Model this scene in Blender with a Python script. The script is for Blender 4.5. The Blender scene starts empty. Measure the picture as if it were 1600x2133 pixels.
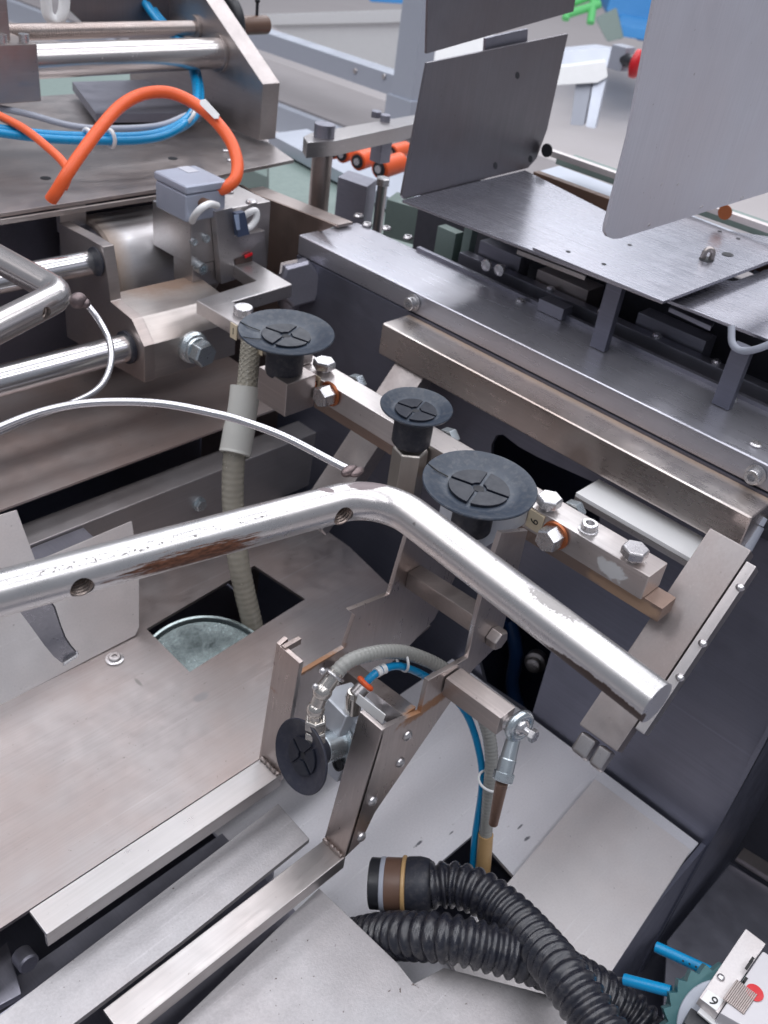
import bpy, bmesh, math, random
from mathutils import Vector, Matrix, Euler
from mathutils.geometry import tessellate_polygon
random.seed(7)
S = bpy.context.scene
COL = S.collection
CAMH = 1.35                      # height of the lens above the hall floor, metres
# ------------------------------------------------------------------ camera
F, CX, CY = 1958.58, 800.0, 1066.5
RW = [Vector((0.6943903193, -0.7088597746, 0.1238543676)),
      Vector((-0.3440864654, -0.4782420595, -0.8080154930)),
      Vector((0.6320020481, 0.5184615246, -0.5759957107))]     # right, down, forward
cd = bpy.data.cameras.new('camera'); cam = bpy.data.objects.new('camera', cd); COL.objects.link(cam)
m = Matrix((RW[0], -RW[1], -RW[2])).transposed().to_4x4(); m.translation = (0, 0, CAMH)
cam.matrix_world = m
cd.sensor_fit = 'HORIZONTAL'; cd.sensor_width = 36; cd.lens = F / 1600 * 36
cd.clip_start = 0.01; cd.clip_end = 60
cd.dof.use_dof = True; cd.dof.focus_distance = 0.44; cd.dof.aperture_fstop = 26
S.camera = cam
S.render.resolution_x, S.render.resolution_y = 768, 1024
# ------------------------------------------------------------------ light
w = bpy.data.worlds.new('World'); S.world = w; w.use_nodes = True
bg = w.node_tree.nodes['Background']; bg.inputs[0].default_value = (0.80, 0.86, 1.0, 1); bg.inputs[1].default_value = 0.29
def lamp(name, loc, target, sx, sy, power, color=(1, 1, 1), roll=None):
    d = bpy.data.lights.new(name, 'AREA'); d.shape = 'RECTANGLE'; d.size = sx; d.size_y = sy
    d.energy = power; d.color = color
    o = bpy.data.objects.new(name, d); COL.objects.link(o)
    o.location = (loc[0], loc[1], loc[2] + CAMH)
    v = Vector(target) - Vector(loc)
    o.rotation_euler = v.to_track_quat('-Z', 'Y').to_euler()
    return o
for i, yy in enumerate((-1.5, -0.1, 1.35, 2.8)):                       # rows of hall luminaires, running along x
    o = lamp('ceiling_lamp', (0.9, yy, 2.6), (0.9, yy, 0), 6.0, 0.62, 58, (0.95, 0.955, 1.0))
    o.rotation_euler = (0, 0, 0)
for yy in (2.2, 5.4):                                                # luminaires over the far part of the hall
    o = lamp('ceiling_lamp', (7.2, yy, 2.9), (7.2, yy, 0), 6.0, 0.8, 62, (0.95, 0.955, 1.0)); o.rotation_euler = (0, 0, 0)
lamp('hall_window', (4.2, 3.4, 2.7), (0.4, 0.3, -0.3), 3.0, 2.0, 30, (0.90, 0.94, 1.0))
lamp('hall_window', (-1.9, 2.6, 2.3), (0.3, 0.3, -0.3), 2.2, 1.4, 10, (0.98, 0.96, 0.97))
S.view_settings.view_transform = 'Standard'; S.view_settings.look = 'None'
S.view_settings.exposure = 0; S.view_settings.gamma = 1
S.render.engine = 'CYCLES'; S.cycles.use_denoising = True
S.cycles.max_bounces = 8; S.cycles.glossy_bounces = 5; S.cycles.diffuse_bounces = 3

# ------------------------------------------------------------------ geometry helpers (machine coordinates in mm, lens at 0,0,0)
def ray(u, v):
    a, b = (u - CX) / F, (v - CY) / F
    return RW[0] * a + RW[1] * b + RW[2]
def P(u, v, x=None, y=None, z=None, d=None):
    r = ray(u, v)
    t = x / r.x if x is not None else y / r.y if y is not None else z / r.z if z is not None else d
    return r * t
def V(*a): return Vector(a)

class MB:
    def __init__(s): s.v = []; s.f = []
    def add(s, vs, fs):
        n = len(s.v); s.v += [Vector(p) for p in vs]; s.f += [[i + n for i in q] for q in fs]; return s
    def box(s, x0, x1, y0, y1, z0, z1):
        p = [(x, y, z) for x in (x0, x1) for y in (y0, y1) for z in (z0, z1)]
        return s.add(p, [(0, 1, 3, 2), (4, 6, 7, 5), (0, 4, 5, 1), (2, 3, 7, 6), (0, 2, 6, 4), (1, 5, 7, 3)])
    def prism(s, poly, vec, holes=()):
        """flat polygon (with holes) given thickness along vec"""
        vec = Vector(vec); loops = [[Vector(p) for p in poly]] + [[Vector(p) for p in h] for h in holes]
        flat = [p for l in loops for p in l]; n = len(flat)
        vs = flat + [p + vec for p in flat]; fs = []
        if holes:
            tr = tessellate_polygon(loops)
            for t in tr: fs.append(tuple(t)); fs.append(tuple(i + n for i in reversed(t)))
        else:
            fs.append(tuple(range(n))); fs.append(tuple(range(2 * n - 1, n - 1, -1)))
        k = 0
        for l in loops:
            for i in range(len(l)):
                a, b = k + i, k + (i + 1) % len(l); fs.append((a, a + n, b + n, b))
            k += len(l)
        return s.add(vs, fs)
    def tube(s, path, r, seg=16, cap=True):
        path = [Vector(p) for p in path]; n = len(path)
        t0 = (path[1] - path[0]).normalized()
        up = t0.orthogonal().normalized(); vs = []; fs = []
        for i, p in enumerate(path):
            t = (path[min(i + 1, n - 1)] - path[max(i - 1, 0)]).normalized()
            up = (up - t * up.dot(t)).normalized(); b = t.cross(up)
            rr = r(i, n) if callable(r) else r
            for k in range(seg):
                a = 2 * math.pi * k / seg
                vs.append(p + (up * math.cos(a) + b * math.sin(a)) * rr)
        for i in range(n - 1):
            for k in range(seg):
                k2 = (k + 1) % seg
                fs.append((i * seg + k, i * seg + k2, (i + 1) * seg + k2, (i + 1) * seg + k))
        if cap:
            fs.append(tuple(range(seg - 1, -1, -1))); fs.append(tuple((n - 1) * seg + k for k in range(seg)))
        return s.add(vs, fs)
    def cyl(s, p0, p1, r, seg=24, r1=None):
        r1 = r if r1 is None else r1
        return s.tube([p0, p1], lambda i, n: r if i == 0 else r1, seg)
    def lathe(s, c, axis, prof, seg=48, close=True):
        """prof: (radius, height) pairs along axis from c"""
        c = Vector(c); ax = Vector(axis).normalized(); u = ax.orthogonal().normalized(); b = ax.cross(u); vs = []; fs = []
        for r, h in prof:
            for k in range(seg):
                a = 2 * math.pi * k / seg; vs.append(c + ax * h + (u * math.cos(a) + b * math.sin(a)) * max(r, 1e-4))
        for i in range(len(prof) - 1):
            for k in range(seg):
                k2 = (k + 1) % seg; fs.append((i * seg + k, i * seg + k2, (i + 1) * seg + k2, (i + 1) * seg + k))
        if close:
            fs.append(tuple(range(seg - 1, -1, -1))); fs.append(tuple((len(prof) - 1) * seg + k for k in range(seg)))
        return s.add(vs, fs)
    def hexhead(s, c, axis, af, h, chamfer=0.12, rot=0.0):
        """hexagon bolt head, across flats af, with a turned chamfer on top"""
        ax = Vector(axis).normalized(); u = ax.orthogonal().normalized(); u = Matrix.Rotation(rot, 3, ax) @ u; b = ax.cross(u); c = Vector(c)
        R = af / math.sqrt(3); vs = []
        for hh, rr, sg in ((0, R, 6), (h * (1 - chamfer), R, 6), (h, R * 0.88, 6)):
            for k in range(sg):
                a = 2 * math.pi * k / sg; vs.append(c + ax * hh + (u * math.cos(a) + b * math.sin(a)) * rr)
        fs = [tuple(range(5, -1, -1)), tuple(range(12, 18))]
        for i in range(2):
            for k in range(6):
                k2 = (k + 1) % 6; fs.append((i * 6 + k, i * 6 + k2, i * 6 + 6 + k2, i * 6 + 6 + k))
        return s.add(vs, fs)
    def ring(s, c, axis, R, r, seg=32, ms=10):
        c = Vector(c); ax = Vector(axis).normalized(); u = ax.orthogonal().normalized(); b = ax.cross(u); vs = []; fs = []
        for k in range(seg):
            a = 2 * math.pi * k / seg; d = u * math.cos(a) + b * math.sin(a)
            for j in range(ms):
                e = 2 * math.pi * j / ms; vs.append(c + d * (R + r * math.cos(e)) + ax * (r * math.sin(e)))
        for k in range(seg):
            for j in range(ms):
                k2, j2 = (k + 1) % seg, (j + 1) % ms
                fs.append((k * ms + j, k2 * ms + j, k2 * ms + j2, k * ms + j2))
        return s.add(vs, fs)
    def ball(s, c, r, sx=1, sy=1, sz=1, seg=14):
        return s.lathe((0, 0, 0), (0, 0, 1), [(0.01, -r)] + [(r * math.sin(math.pi * i / seg), -r * math.cos(math.pi * i / seg)) for i in range(1, seg)] + [(0.01, r)], 20) if False else s._ball(c, r, sx, sy, sz, seg)
    def _ball(s, c, r, sx, sy, sz, seg):
        vs = []; fs = []; c = Vector(c); n = 18
        for i in range(seg + 1):
            t = math.pi * i / seg
            for k in range(n):
                a = 2 * math.pi * k / n
                rr = max(math.sin(t), 1e-3)
                vs.append(c + Vector((sx * r * rr * math.cos(a), sy * r * rr * math.sin(a), -sz * r * math.cos(t))))
        for i in range(seg):
            for k in range(n):
                k2 = (k + 1) % n; fs.append((i * n + k, i * n + k2, (i + 1) * n + k2, (i + 1) * n + k))
        fs.append(tuple(range(n - 1, -1, -1))); fs.append(tuple(seg * n + k for k in range(n)))
        return s.add(vs, fs)

def smooth_path(pts, n=12):
    p = [Vector(q) for q in pts]; out = []
    p = [p[0] * 2 - p[1]] + p + [p[-1] * 2 - p[-2]]
    for i in range(1, len(p) - 2):
        for k in range(n):
            t = k / n; a, b, c, d = p[i - 1], p[i], p[i + 1], p[i + 2]
            out.append(0.5 * (2 * b + (c - a) * t + (2 * a - 5 * b + 4 * c - d) * t * t + (3 * b - a - 3 * c + d) * t ** 3))
    out.append(p[-2]); return out
def resample(path, step):
    out = [path[0].copy()]; acc = 0.0
    for a, b in zip(path, path[1:]):
        L = (b - a).length; pos = 0.0
        while acc + (L - pos) >= step:
            pos += step - acc; out.append(a.lerp(b, pos / L)); acc = 0.0
        acc += L - pos
    return out

def thing(name, at, label, cat, group=None, kind=None):
    o = bpy.data.objects.new(name, None); COL.objects.link(o)
    o.empty_display_size = 0.01
    at = Vector(at); o.location = (at.x / 1000, at.y / 1000, at.z / 1000 + CAMH)
    tag(o, label, cat, group, kind); return o
def tag(o, label=None, cat=None, group=None, kind=None):
    if label: o['label'] = label
    if cat: o['category'] = cat
    if group: o['group'] = group
    if kind: o['kind'] = kind
    return o
def wloc(o):
    l = Vector(o.location)
    while o.parent: o = o.parent; l += o.location
    return l
def obj(name, mb, mat, parent=None, bev=0.0, ang=35, segs=2, label=None, cat=None, group=None, kind=None):
    vs = [Vector((p.x / 1000, p.y / 1000, p.z / 1000 + CAMH)) for p in mb.v]
    lo = Vector([min(p[i] for p in vs) for i in range(3)]); hi = Vector([max(p[i] for p in vs) for i in range(3)])
    org = Vector(((lo.x + hi.x) / 2, (lo.y + hi.y) / 2, lo.z))
    me = bpy.data.meshes.new(name)
    me.from_pydata([p - org for p in vs], [], mb.f); me.validate()
    b = bmesh.new(); b.from_mesh(me); bmesh.ops.recalc_face_normals(b, faces=b.faces)
    if bev:
        es = [e for e in b.edges if len(e.link_faces) == 2 and e.calc_face_angle(0) > math.radians(28)]
        bmesh.ops.bevel(b, geom=es, offset=bev / 1000, segments=segs, profile=0.6, affect='EDGES', clamp_overlap=True)
    b.to_mesh(me); b.free()
    for p in me.polygons: p.use_smooth = True
    me.set_sharp_from_angle(angle=math.radians(ang))
    me.materials.append(mat)
    o = bpy.data.objects.new(name, me); COL.objects.link(o)
    if bev: o.modifiers.new('weighted_normal', 'WEIGHTED_NORMAL').keep_sharp = True
    if parent is not None:
        o.parent = parent; o.location = org - wloc(parent)
    else: o.location = org
    return tag(o, label, cat, group, kind)

# ------------------------------------------------------------------ materials
def nodes(name):
    m = bpy.data.materials.new(name); m.use_nodes = True; t = m.node_tree
    return m, t, t.nodes['Principled BSDF']
def N(t, typ, **k):
    n = t.nodes.new(typ)
    for a, b in k.items(): setattr(n, a, b)
    return n
def noise(t, vec, scale, detail=3, rough=0.5):
    n = N(t, 'ShaderNodeTexNoise'); n.inputs['Scale'].default_value = scale; n.inputs['Detail'].default_value = detail
    n.inputs['Roughness'].default_value = rough; t.links.new(vec, n.inputs['Vector']); return n.outputs[0]
def pos(t, scale=(1, 1, 1)):
    g = N(t, 'ShaderNodeNewGeometry'); mp = N(t, 'ShaderNodeMapping'); mp.inputs['Scale'].default_value = scale
    t.links.new(g.outputs['Position'], mp.inputs['Vector']); return mp.outputs[0]
def ramp(t, val, a, b, lo=0.0, hi=1.0):
    n = N(t, 'ShaderNodeMapRange'); n.inputs[1].default_value = a; n.inputs[2].default_value = b
    n.inputs[3].default_value = lo; n.inputs[4].default_value = hi; t.links.new(val, n.inputs[0]); return n.outputs[0]
def mixc(t, fac, a, b):
    n = N(t, 'ShaderNodeMix', data_type='RGBA')
    for sock, v in ((n.inputs[6], a), (n.inputs[7], b)):
        if isinstance(v, tuple): sock.default_value = (*v, 1)
        else: t.links.new(v, sock)
    if isinstance(fac, float): n.inputs[0].default_value = fac
    else: t.links.new(fac, n.inputs[0])
    return n.outputs[2]
def mathn(t, op, a, b=None):
    n = N(t, 'ShaderNodeMath', operation=op)
    for i, v in enumerate((a, b)):
        if v is None: continue
        if isinstance(v, (int, float)): n.inputs[i].default_value = v
        else: t.links.new(v, n.inputs[i])
    return n.outputs[0]
def blob(t, c, rad, rot=(0, 0, 0), nscale=300, namp=0.5, soft=0.12, local=0, sparse=0):
    """mask of a stain: an ellipsoid round a machine point (mm), its edge broken by noise"""
    g = N(t, 'ShaderNodeNewGeometry'); mp = N(t, 'ShaderNodeMapping', vector_type='TEXTURE')
    mp.inputs['Location'].default_value = (c[0] / 1000, c[1] / 1000, c[2] / 1000 + CAMH)
    mp.inputs['Rotation'].default_value = rot; mp.inputs['Scale'].default_value = tuple(r / 1000 for r in rad)
    t.links.new(g.outputs['Position'], mp.inputs['Vector'])
    L = N(t, 'ShaderNodeVectorMath', operation='LENGTH'); t.links.new(mp.outputs[0], L.inputs[0])
    if local:
        m3 = N(t, 'ShaderNodeMapping'); m3.inputs['Scale'].default_value = (1, 5.5, 3.0); t.links.new(mp.outputs[0], m3.inputs['Vector'])
    nz = noise(t, m3.outputs[0], local, 7, 0.78) if local else noise(t, g.outputs['Position'], nscale, 4, 0.65)
    s = mathn(t, 'ADD', L.outputs['Value'], mathn(t, 'MULTIPLY', mathn(t, 'SUBTRACT', nz, 0.5), namp * 2))
    mk = ramp(t, s, 1 + soft, 1 - soft)
    if sparse: mk = mathn(t, 'MULTIPLY', mk, ramp(t, noise(t, g.outputs['Position'], sparse, 2, .5), .58, .64))
    return mk
def steel(name, col=(.56, .545, .54), rough=.40, grain='x', warm=.5, spots=.4, bump=.06, stains=(), metal=.9, lowscale=9, midb=.5, rv=.06, fa=.22):
    m, t, b = nodes(name)
    g = {'x': (14, 650, 650), 'y': (650, 14, 650), 'z': (650, 650, 14), 'n': (700, 700, 700)}[grain]
    fine = noise(t, pos(t, g), 1.0, 3, 0.6)
    low = noise(t, pos(t), lowscale, 4, 0.55)
    mid = noise(t, pos(t), lowscale * 7, 3, 0.6)
    wc = tuple(a * k for a, k in zip(col, (0.95, 0.84, 0.79)))
    c = mixc(t, mathn(t, 'MULTIPLY', ramp(t, low, .42, .68), warm), col, wc)
    cl = noise(t, pos(t, (1.0, 1.3, 1.1)), lowscale * 2.3, 3, .55)
    c = mixc(t, ramp(t, cl, .40, .70, 0, .17 * min(1, warm + .3)), c, tuple(a * k for a, k in zip(col, (.74, .68, .68))))
    if fa > .1:
        ga = {'x': (4, 420, 420), 'y': (420, 4, 420), 'z': (420, 420, 4), 'n': (18, 420, 420)}[grain]
        sc0 = noise(t, pos(t, ga), 1.0, 2, .5)
        c = mixc(t, ramp(t, sc0, .66, .74, 0, .22), c, tuple(min(1, a * 1.5) for a in col))
    c = mixc(t, ramp(t, fine, .3, .75, 0, fa), c, tuple(a * .62 for a in col))
    if spots:
        sp = noise(t, pos(t), 330, 2, 0.5)
        c = mixc(t, mathn(t, 'MULTIPLY', ramp(t, sp, .72, .80), spots), c, (.12, .09, .08))
    rg = mathn(t, 'ADD', ramp(t, fine, .2, .8, rough - .05 * fa / .22, rough + .07 * fa / .22), ramp(t, mid, .3, .7, -rv, rv))
    mt = None
    for s in stains:
        mk = blob(t, *s[:2], **s[3]) if len(s) > 3 else blob(t, *s[:2])
        sc_ = mixc(t, ramp(t, noise(t, pos(t, (90, 900, 900)), 1.0, 5, .75), .42, .62), s[2], tuple(min(1, q * 2.6) for q in s[2]))
        if not (len(s) > 3 and s[3].get('local')): sc_ = s[2]
        c = mixc(t, mk, c, sc_); rg = mathn(t, 'ADD', rg, mathn(t, 'MULTIPLY', mk, .22))
        mt = mk if mt is None else mathn(t, 'MAXIMUM', mt, mk)
    t.links.new(c, b.inputs['Base Color']); t.links.new(rg, b.inputs['Roughness'])
    if mt is not None: t.links.new(ramp(t, mt, 0, 1, metal, .25), b.inputs['Metallic'])
    else: b.inputs['Metallic'].default_value = metal
    bp = N(t, 'ShaderNodeBump'); bp.inputs['Strength'].default_value = bump; bp.inputs['Distance'].default_value = .0004
    hm = mathn(t, 'ADD', fine, mathn(t, 'MULTIPLY', mid, midb))
    t.links.new(hm, bp.inputs['Height']); t.links.new(bp.outputs[0], b.inputs['Normal'])
    return m
def plastic(name, col, rough=.4, var=.25, metal=0.0, nscale=120, bump=.05, dust=0.0, spec=.5):
    m, t, b = nodes(name)
    n1 = noise(t, pos(t), nscale, 4, .6)
    c = mixc(t, ramp(t, n1, .3, .7, 0, var), col, tuple(a * .6 for a in col))
    if dust:
        n2 = noise(t, pos(t), nscale * 1.7, 5, .7)
        c = mixc(t, ramp(t, n2, .48, .72, 0, dust), c, (.34, .31, .28))
    t.links.new(c, b.inputs['Base Color']); t.links.new(ramp(t, n1, .3, .7, rough - .06, rough + .1), b.inputs['Roughness'])
    b.inputs['Metallic'].default_value = metal; b.inputs['Specular IOR Level'].default_value = spec
    bp = N(t, 'ShaderNodeBump'); bp.inputs['Strength'].default_value = bump; bp.inputs['Distance'].default_value = .0006
    t.links.new(n1, bp.inputs['Height']); t.links.new(bp.outputs[0], b.inputs['Normal'])
    return m

RUST = (.085, .034, .018); DARKR = (.05, .028, .022); HEAT = (.42, .32, .25)
M = {}
M['sheet'] = steel('brushed_sheet', (.365, .335, .33), .38, 'x', .85, .5, lowscale=13, stains=[((P(419, 1452, z=-470)), (5.5, 3.2, 3), (.30, .28, .28), dict(nscale=200, namp=.3, soft=.25)), ((P(288, 1421, z=-470)), (1.2, 4, 3), (.25, .23, .22), dict(nscale=200, namp=.4, soft=.3))])
M['sheety'] = steel('brushed_sheet_cross', (.58, .55, .55), .40, 'y', .55, .4)
M['pale'] = steel('pale_sheet', (.74, .705, .70), .46, 'n', .5, .4, .08, metal=.5)
M['grit'] = steel('gritty_sheet', (.49, .475, .485), .54, 'n', .35, 1.0, .3, metal=.75)
M['warm'] = steel('tinted_steel', (.49, .44, .42), .36, 'y', .8, .4)
M['warmx'] = steel('tinted_steel_x', (.49, .44, .42), .36, 'x', .8, .4)
M['stain'] = steel('stained_sheet', (.50, .43, .41), .46, 'x', 1.0, .8, .06, lowscale=14, metal=.65)
M['beamgrey'] = steel('cross_beam_steel', (.46, .44, .45), .42, 'x', .5, .4, metal=.75)
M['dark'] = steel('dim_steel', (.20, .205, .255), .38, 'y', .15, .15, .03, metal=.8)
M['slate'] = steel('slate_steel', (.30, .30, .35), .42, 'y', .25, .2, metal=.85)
M['black'] = plastic('black_recess', (.016, .017, .022), .6)
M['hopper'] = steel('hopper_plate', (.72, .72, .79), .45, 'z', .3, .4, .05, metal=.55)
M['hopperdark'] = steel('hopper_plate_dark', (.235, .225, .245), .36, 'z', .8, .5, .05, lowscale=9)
M['mach'] = steel('machined_steel', (.54, .52, .52), .31, 'n', .4, .15, .03, midb=.2, rv=.025)
M['bolt'] = steel('bolt_steel', (.66, .65, .66), .27, 'n', .3, .15, .02, midb=.3)
M['zinc'] = steel('zinc_plate', (.58, .64, .67), .28, 'n', .2, .2, .02, midb=.3)
M['nickel'] = steel('nickel', (.62, .59, .55), .2, 'n', .3, .1, .02)
M['alu'] = plastic('cast_aluminium', (.60, .63, .68), .42, .15, .55)
M['shaft'] = steel('ground_shaft', (.68, .67, .68), .17, 'x', .15, .1, .015, midb=0, rv=.01)
M['cyl'] = steel('heat_tinted_cylinder', (.78, .77, .78), .40, 'x', .2, .3, .05,
                 stains=[((375, 620, -292), (10, 50, 50), HEAT, dict(nscale=60, namp=.5, soft=.8))])
M['rubber'] = plastic('rubber', (.028, .041, .064), .42, .25, 0, 160, .08, .16, .6)
M['rubbernavy'] = plastic('rubber_navy', (.022, .024, .040), .5, .3, 0, 160, .1, .06, .5)
M['rubberpad'] = plastic('rubber_pad', (.012, .015, .026), .36, .3, 0, 200, .08, .04, .38)
M['rubberdark'] = plastic('rubber_neck', (.022, .024, .036), .5, .3, 0, 160, .1, .12)
M['hose'] = plastic('black_hose', (.016, .017, .026), .27, .3, 0, 150, .08, .14, .7)
M['orange'] = plastic('orange_sheath', (.85, .125, .03), .42, .12)
M['red'] = plastic('red_plastic', (.62, .012, .02), .35, .1)
M['blue'] = plastic('blue_tube', (.002, .27, .56), .3, .12)
M['white'] = plastic('white_plastic', (.80, .80, .80), .4, .08)
M['milk'] = plastic('milky_sleeve', (.72, .71, .66), .42, .14, 0, 60, .1)
M['clear'] = plastic('clear_hose', (.50, .465, .385), .2, .4, 0, 60, .1, .12, .7)
for _m, _t in (('clear', .35), ('milk', .2)):
    M[_m].node_tree.nodes['Principled BSDF'].inputs['Transmission Weight'].default_value = _t
M['greyhose'] = plastic('grey_clear_hose', (.33, .33, .31), .25, .3, 0, 60, .1, .1)
M['amber'] = plastic('aged_hose', (.52, .33, .15), .35, .3)
M['cream'] = plastic('cream_label', (.66, .56, .40), .6, .1)
M['ink'] = plastic('ink', (.02, .02, .02), .6, 0)
M['copper'] = plastic('copper_washer', (.42, .13, .05), .38, .3, .6)
M['teal'] = plastic('teal_plastic', (.055, .16, .17), .42, .2)
M['knob'] = plastic('pale_knob', (.50, .53, .60), .4, .1)
M['grey'] = plastic('grey_paint', (.36, .38, .44), .42, .08, 0, 40)
M['greybox'] = plastic('grey_box_paint', (.40, .43, .52), .38, .08, .35, 40)
M['aluprof'] = plastic('anodised_profile', (.50, .53, .60), .40, .06, .55, 20)
M['belt'] = plastic('conveyor_belt', (.27, .25, .255), .75, .12, 0, 12)
M['green'] = plastic('machine_green', (.20, .26, .24), .5, .1)
M['lime'] = plastic('lime_paint', (.16, .68, .22), .5, .05)
M['cyan'] = plastic('blue_plastic', (.03, .25, .60), .5, .2, 0, 6)
M['brownband'] = plastic('brown_band', (.15, .085, .06), .4, .3)
M['blackp'] = plastic('black_plastic', (.022, .023, .028), .35, .2)
M['weld'] = steel('weld', (.38, .33, .31), .42, 'n', .6, 1.0, .9)
M['burnt'] = steel('burnt_weld', (.20, .16, .16), .4, 'n', .5, 1.0, .8)
def rod_mat(name, stains):
    return steel(name, (.64, .625, .62), .30, 'n', .3, .6, .012, stains=stains, midb=.3, rv=.05, fa=.12)
# scratches and rust on the front rod
ROD_Z = -219.0
rA, rB, rC = V(99.7, 240.2, ROD_Z), V(247.6, 206.5, ROD_Z), V(237.2, 67.1, ROD_Z)
dAB = (rB - rA).normalized(); dBC = (rC - rB).normalized()
angA = math.atan2(dAB.y, dAB.x)
pr = P(415, 1155, z=-222)
def raycyl(u, v, a, d, r=7.95):
    d = d.normalized(); q = ray(u, v); n = q - d * q.dot(d); m_ = -a + d * a.dot(d)
    A, B, C_ = n.dot(n), 2 * n.dot(m_), m_.dot(m_) - r * r; D = B * B - 4 * A * C_
    return q * ((-B - math.sqrt(max(D, 0))) / (2 * A))
def onrod(u, v, off=0): return raycyl(u, v, rA, rB - rA)
def onrod2(u, v): return raycyl(u, v, rB, rC - rB)
M['rodmain'] = rod_mat('chrome_rod_main', [
    (onrod(408, 1166), (27, 4.6, 4.6), RUST, dict(rot=(0, 0, angA), local=1.5, namp=1.7, soft=.10)),
    (onrod(330, 1130), (56, 1.5, 1.5), (.13, .115, .115), dict(rot=(0, 0, angA), nscale=500, namp=.5, soft=.3, sparse=820)),
    (onrod(768, 1010), (8.5, 3.0, 3.0), (.21, .17, .175), dict(rot=(0, 0, -.5), nscale=300, namp=.35, soft=.08)),
    (onrod(678, 1021), (1.8, 3.4, 3), (.21, .17, .175), dict(rot=(0, 0, .5), nscale=300, namp=.35, soft=.08)),
    (onrod2(1257, 1440), (3.4, 27, 3.8), DARKR, dict(rot=(0, 0, math.atan2(dBC.y, dBC.x) + math.pi / 2), nscale=260, namp=.35, soft=.06)),
    (onrod2(850, 1014), (3.5, 2.6, 3.5), (.05, .045, .045), dict(nscale=900, namp=1.2, soft=.05)),
    (onrod2(1155, 1260), (3, 12, 3), (.36, .34, .33), dict(rot=(0, 0, 0), nscale=1200, namp=1.3, soft=.05)),
])
M['rod2'] = steel('dull_rod', (.60, .57, .56), .25, 'n', .4, .15, 0, midb=0, rv=.02, fa=.05)
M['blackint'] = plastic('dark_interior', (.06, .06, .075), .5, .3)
M['threadm'] = steel('thread_steel', (.46, .39, .35), .36, 'n', .8, .5)
M['wire'] = steel('bright_wire', (.62, .61, .63), .22, 'n', .15, .3, .04)

# ------------------------------------------------------------------ the hall: floor and what stands far behind
o = obj('floor', MB().add([(-9000, -9000, -1100), (16000, -9000, -1100), (16000, 16000, -1100), (-9000, 16000, -1100)], [(0, 1, 2, 3)]),
        plastic('hall_floor', (.60, .555, .55), .55, .2, 0, 2.0, 0), kind='structure')
# ---- closed tray of the machine bed below everything
o = obj('machine_bed', MB().box(-700, 1000, -500, 1250, -720, -700), M['dark'], kind='structure')

exec_parts = []

# ================================================================== LOWER DECK SHEETS
hole = [P(305, 1310, z=-470), P(395, 1400, z=-470), P(636, 1248, z=-470), P(530, 1178, z=-470)]
mb = MB().prism([V(-80, 284.5, -470), V(262, 284.5, -470), V(345, 292, -470), V(440, 300, -470), V(457, 405, -470), V(457, 492, -470), V(-80, 492, -470)], (0, 0, -2.5), [hole])
bp = thing('base_plate', (180, 380, -472), 'broad pale stainless base plate with a square cutout beside the two rails', 'metal plate')
obj('sheet', mb, M['sheet'], bp)
c = P(239, 1373, z=-469.8)
obj('washer', MB().lathe(c, (0, 0, 1), [(6.2, 0), (6.2, .8), (5.2, 1.2)], 32), M['bolt'], bp)
obj('screw', MB().lathe(c + V(0, 0, 1), (0, 0, 1), [(4.4, 0), (4.4, .9), (3.6, 1.8), (1.9, 1.9), (1.7, .6)], 24), M['mach'], bp)
for (u, v) in ((420, 1443),):
    pass
# cylinder seen through the cutout
dr = thing('round_drum', (330, 400, -570), 'shiny round steel drum below the square cutout of the base plate', 'drum')
dc = P(432, 1405, z=-486); dax = V(-.10, -.22, 1).normalized()
M['drum'] = steel('drum_steel', (.27, .32, .32), .20, 'n', .15, .5, .04, rv=.05)
obj('end_face', MB().lathe(dc, dax, [(50, -7), (50, -.5), (49.3, .6), (47.5, .6), (46.6, -.6), (46, -3.2), (30, -5.5), (8, -6), (7.5, -4), (1, -4)], 72), M['drum'], dr, ang=40)
obj('shell', MB().lathe(dc - dax * 90, dax, [(50.5, 0), (50.5, 82.6)], 64), M['warm'], dr)
# vertical light panel on the left
tn = V(0, -1, .62).normalized(); to = V(0, 421.5, -469.3)
def PT(u, v): r = ray(u, v); return r * (to.dot(tn) / r.dot(tn))
mb = MB().prism([V(-80, 421.5, -469.3), PT(0, 1470) + V(0, 0, 0), PT(282, 1324), PT(290, 1306), PT(290, 1190), PT(275, 1085), PT(75, 1170), PT(35, 1062), PT(-260, 1150)], -tn * 2.2)
obj('upright_sheet', mb, M['pale'], None, .5, label='pale upright steel sheet at the left edge, behind the front chrome rod', cat='metal sheet')
# cross beam behind it
cb = thing('cross_beam', (330, 500, -470), 'dim square beam running left to right behind the milky hose sleeve', 'beam')
obj('tube', MB().box(-80, 508, 490, 514, -469, -415), M['beamgrey'], cb, 1.2)
c = P(415, 1050, y=489)
obj('screw', MB().hexhead(c, (0, -1, 0), 9, 4).lathe(c, (0, -1, 0), [(6, -1), (6, .8)], 24), M['zinc'], cb)
obj('lower_strip', MB().box(150, 268, 470, 489, -420, -417), M['slate'], cb, .4)
# stained upper sheet
mb = MB().prism([V(-80, 501, -390), V(404, 507.5, -390), V(480, 508, -390), V(488, 690, -390), V(-80, 690, -390)], (0, 0, -2))
obj('stained_sheet', mb, M['stain'], None, .3, label='brown stained steel sheet lying under the two guide shafts', cat='metal sheet')
# front inner skirt behind shafts
obj('rear_skirt', MB().box(-80, 534, 690, 694, -699, -243.5), M['dark'], None, label='dark upright sheet closing the gap under the left ledge', cat='metal sheet')

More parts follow.
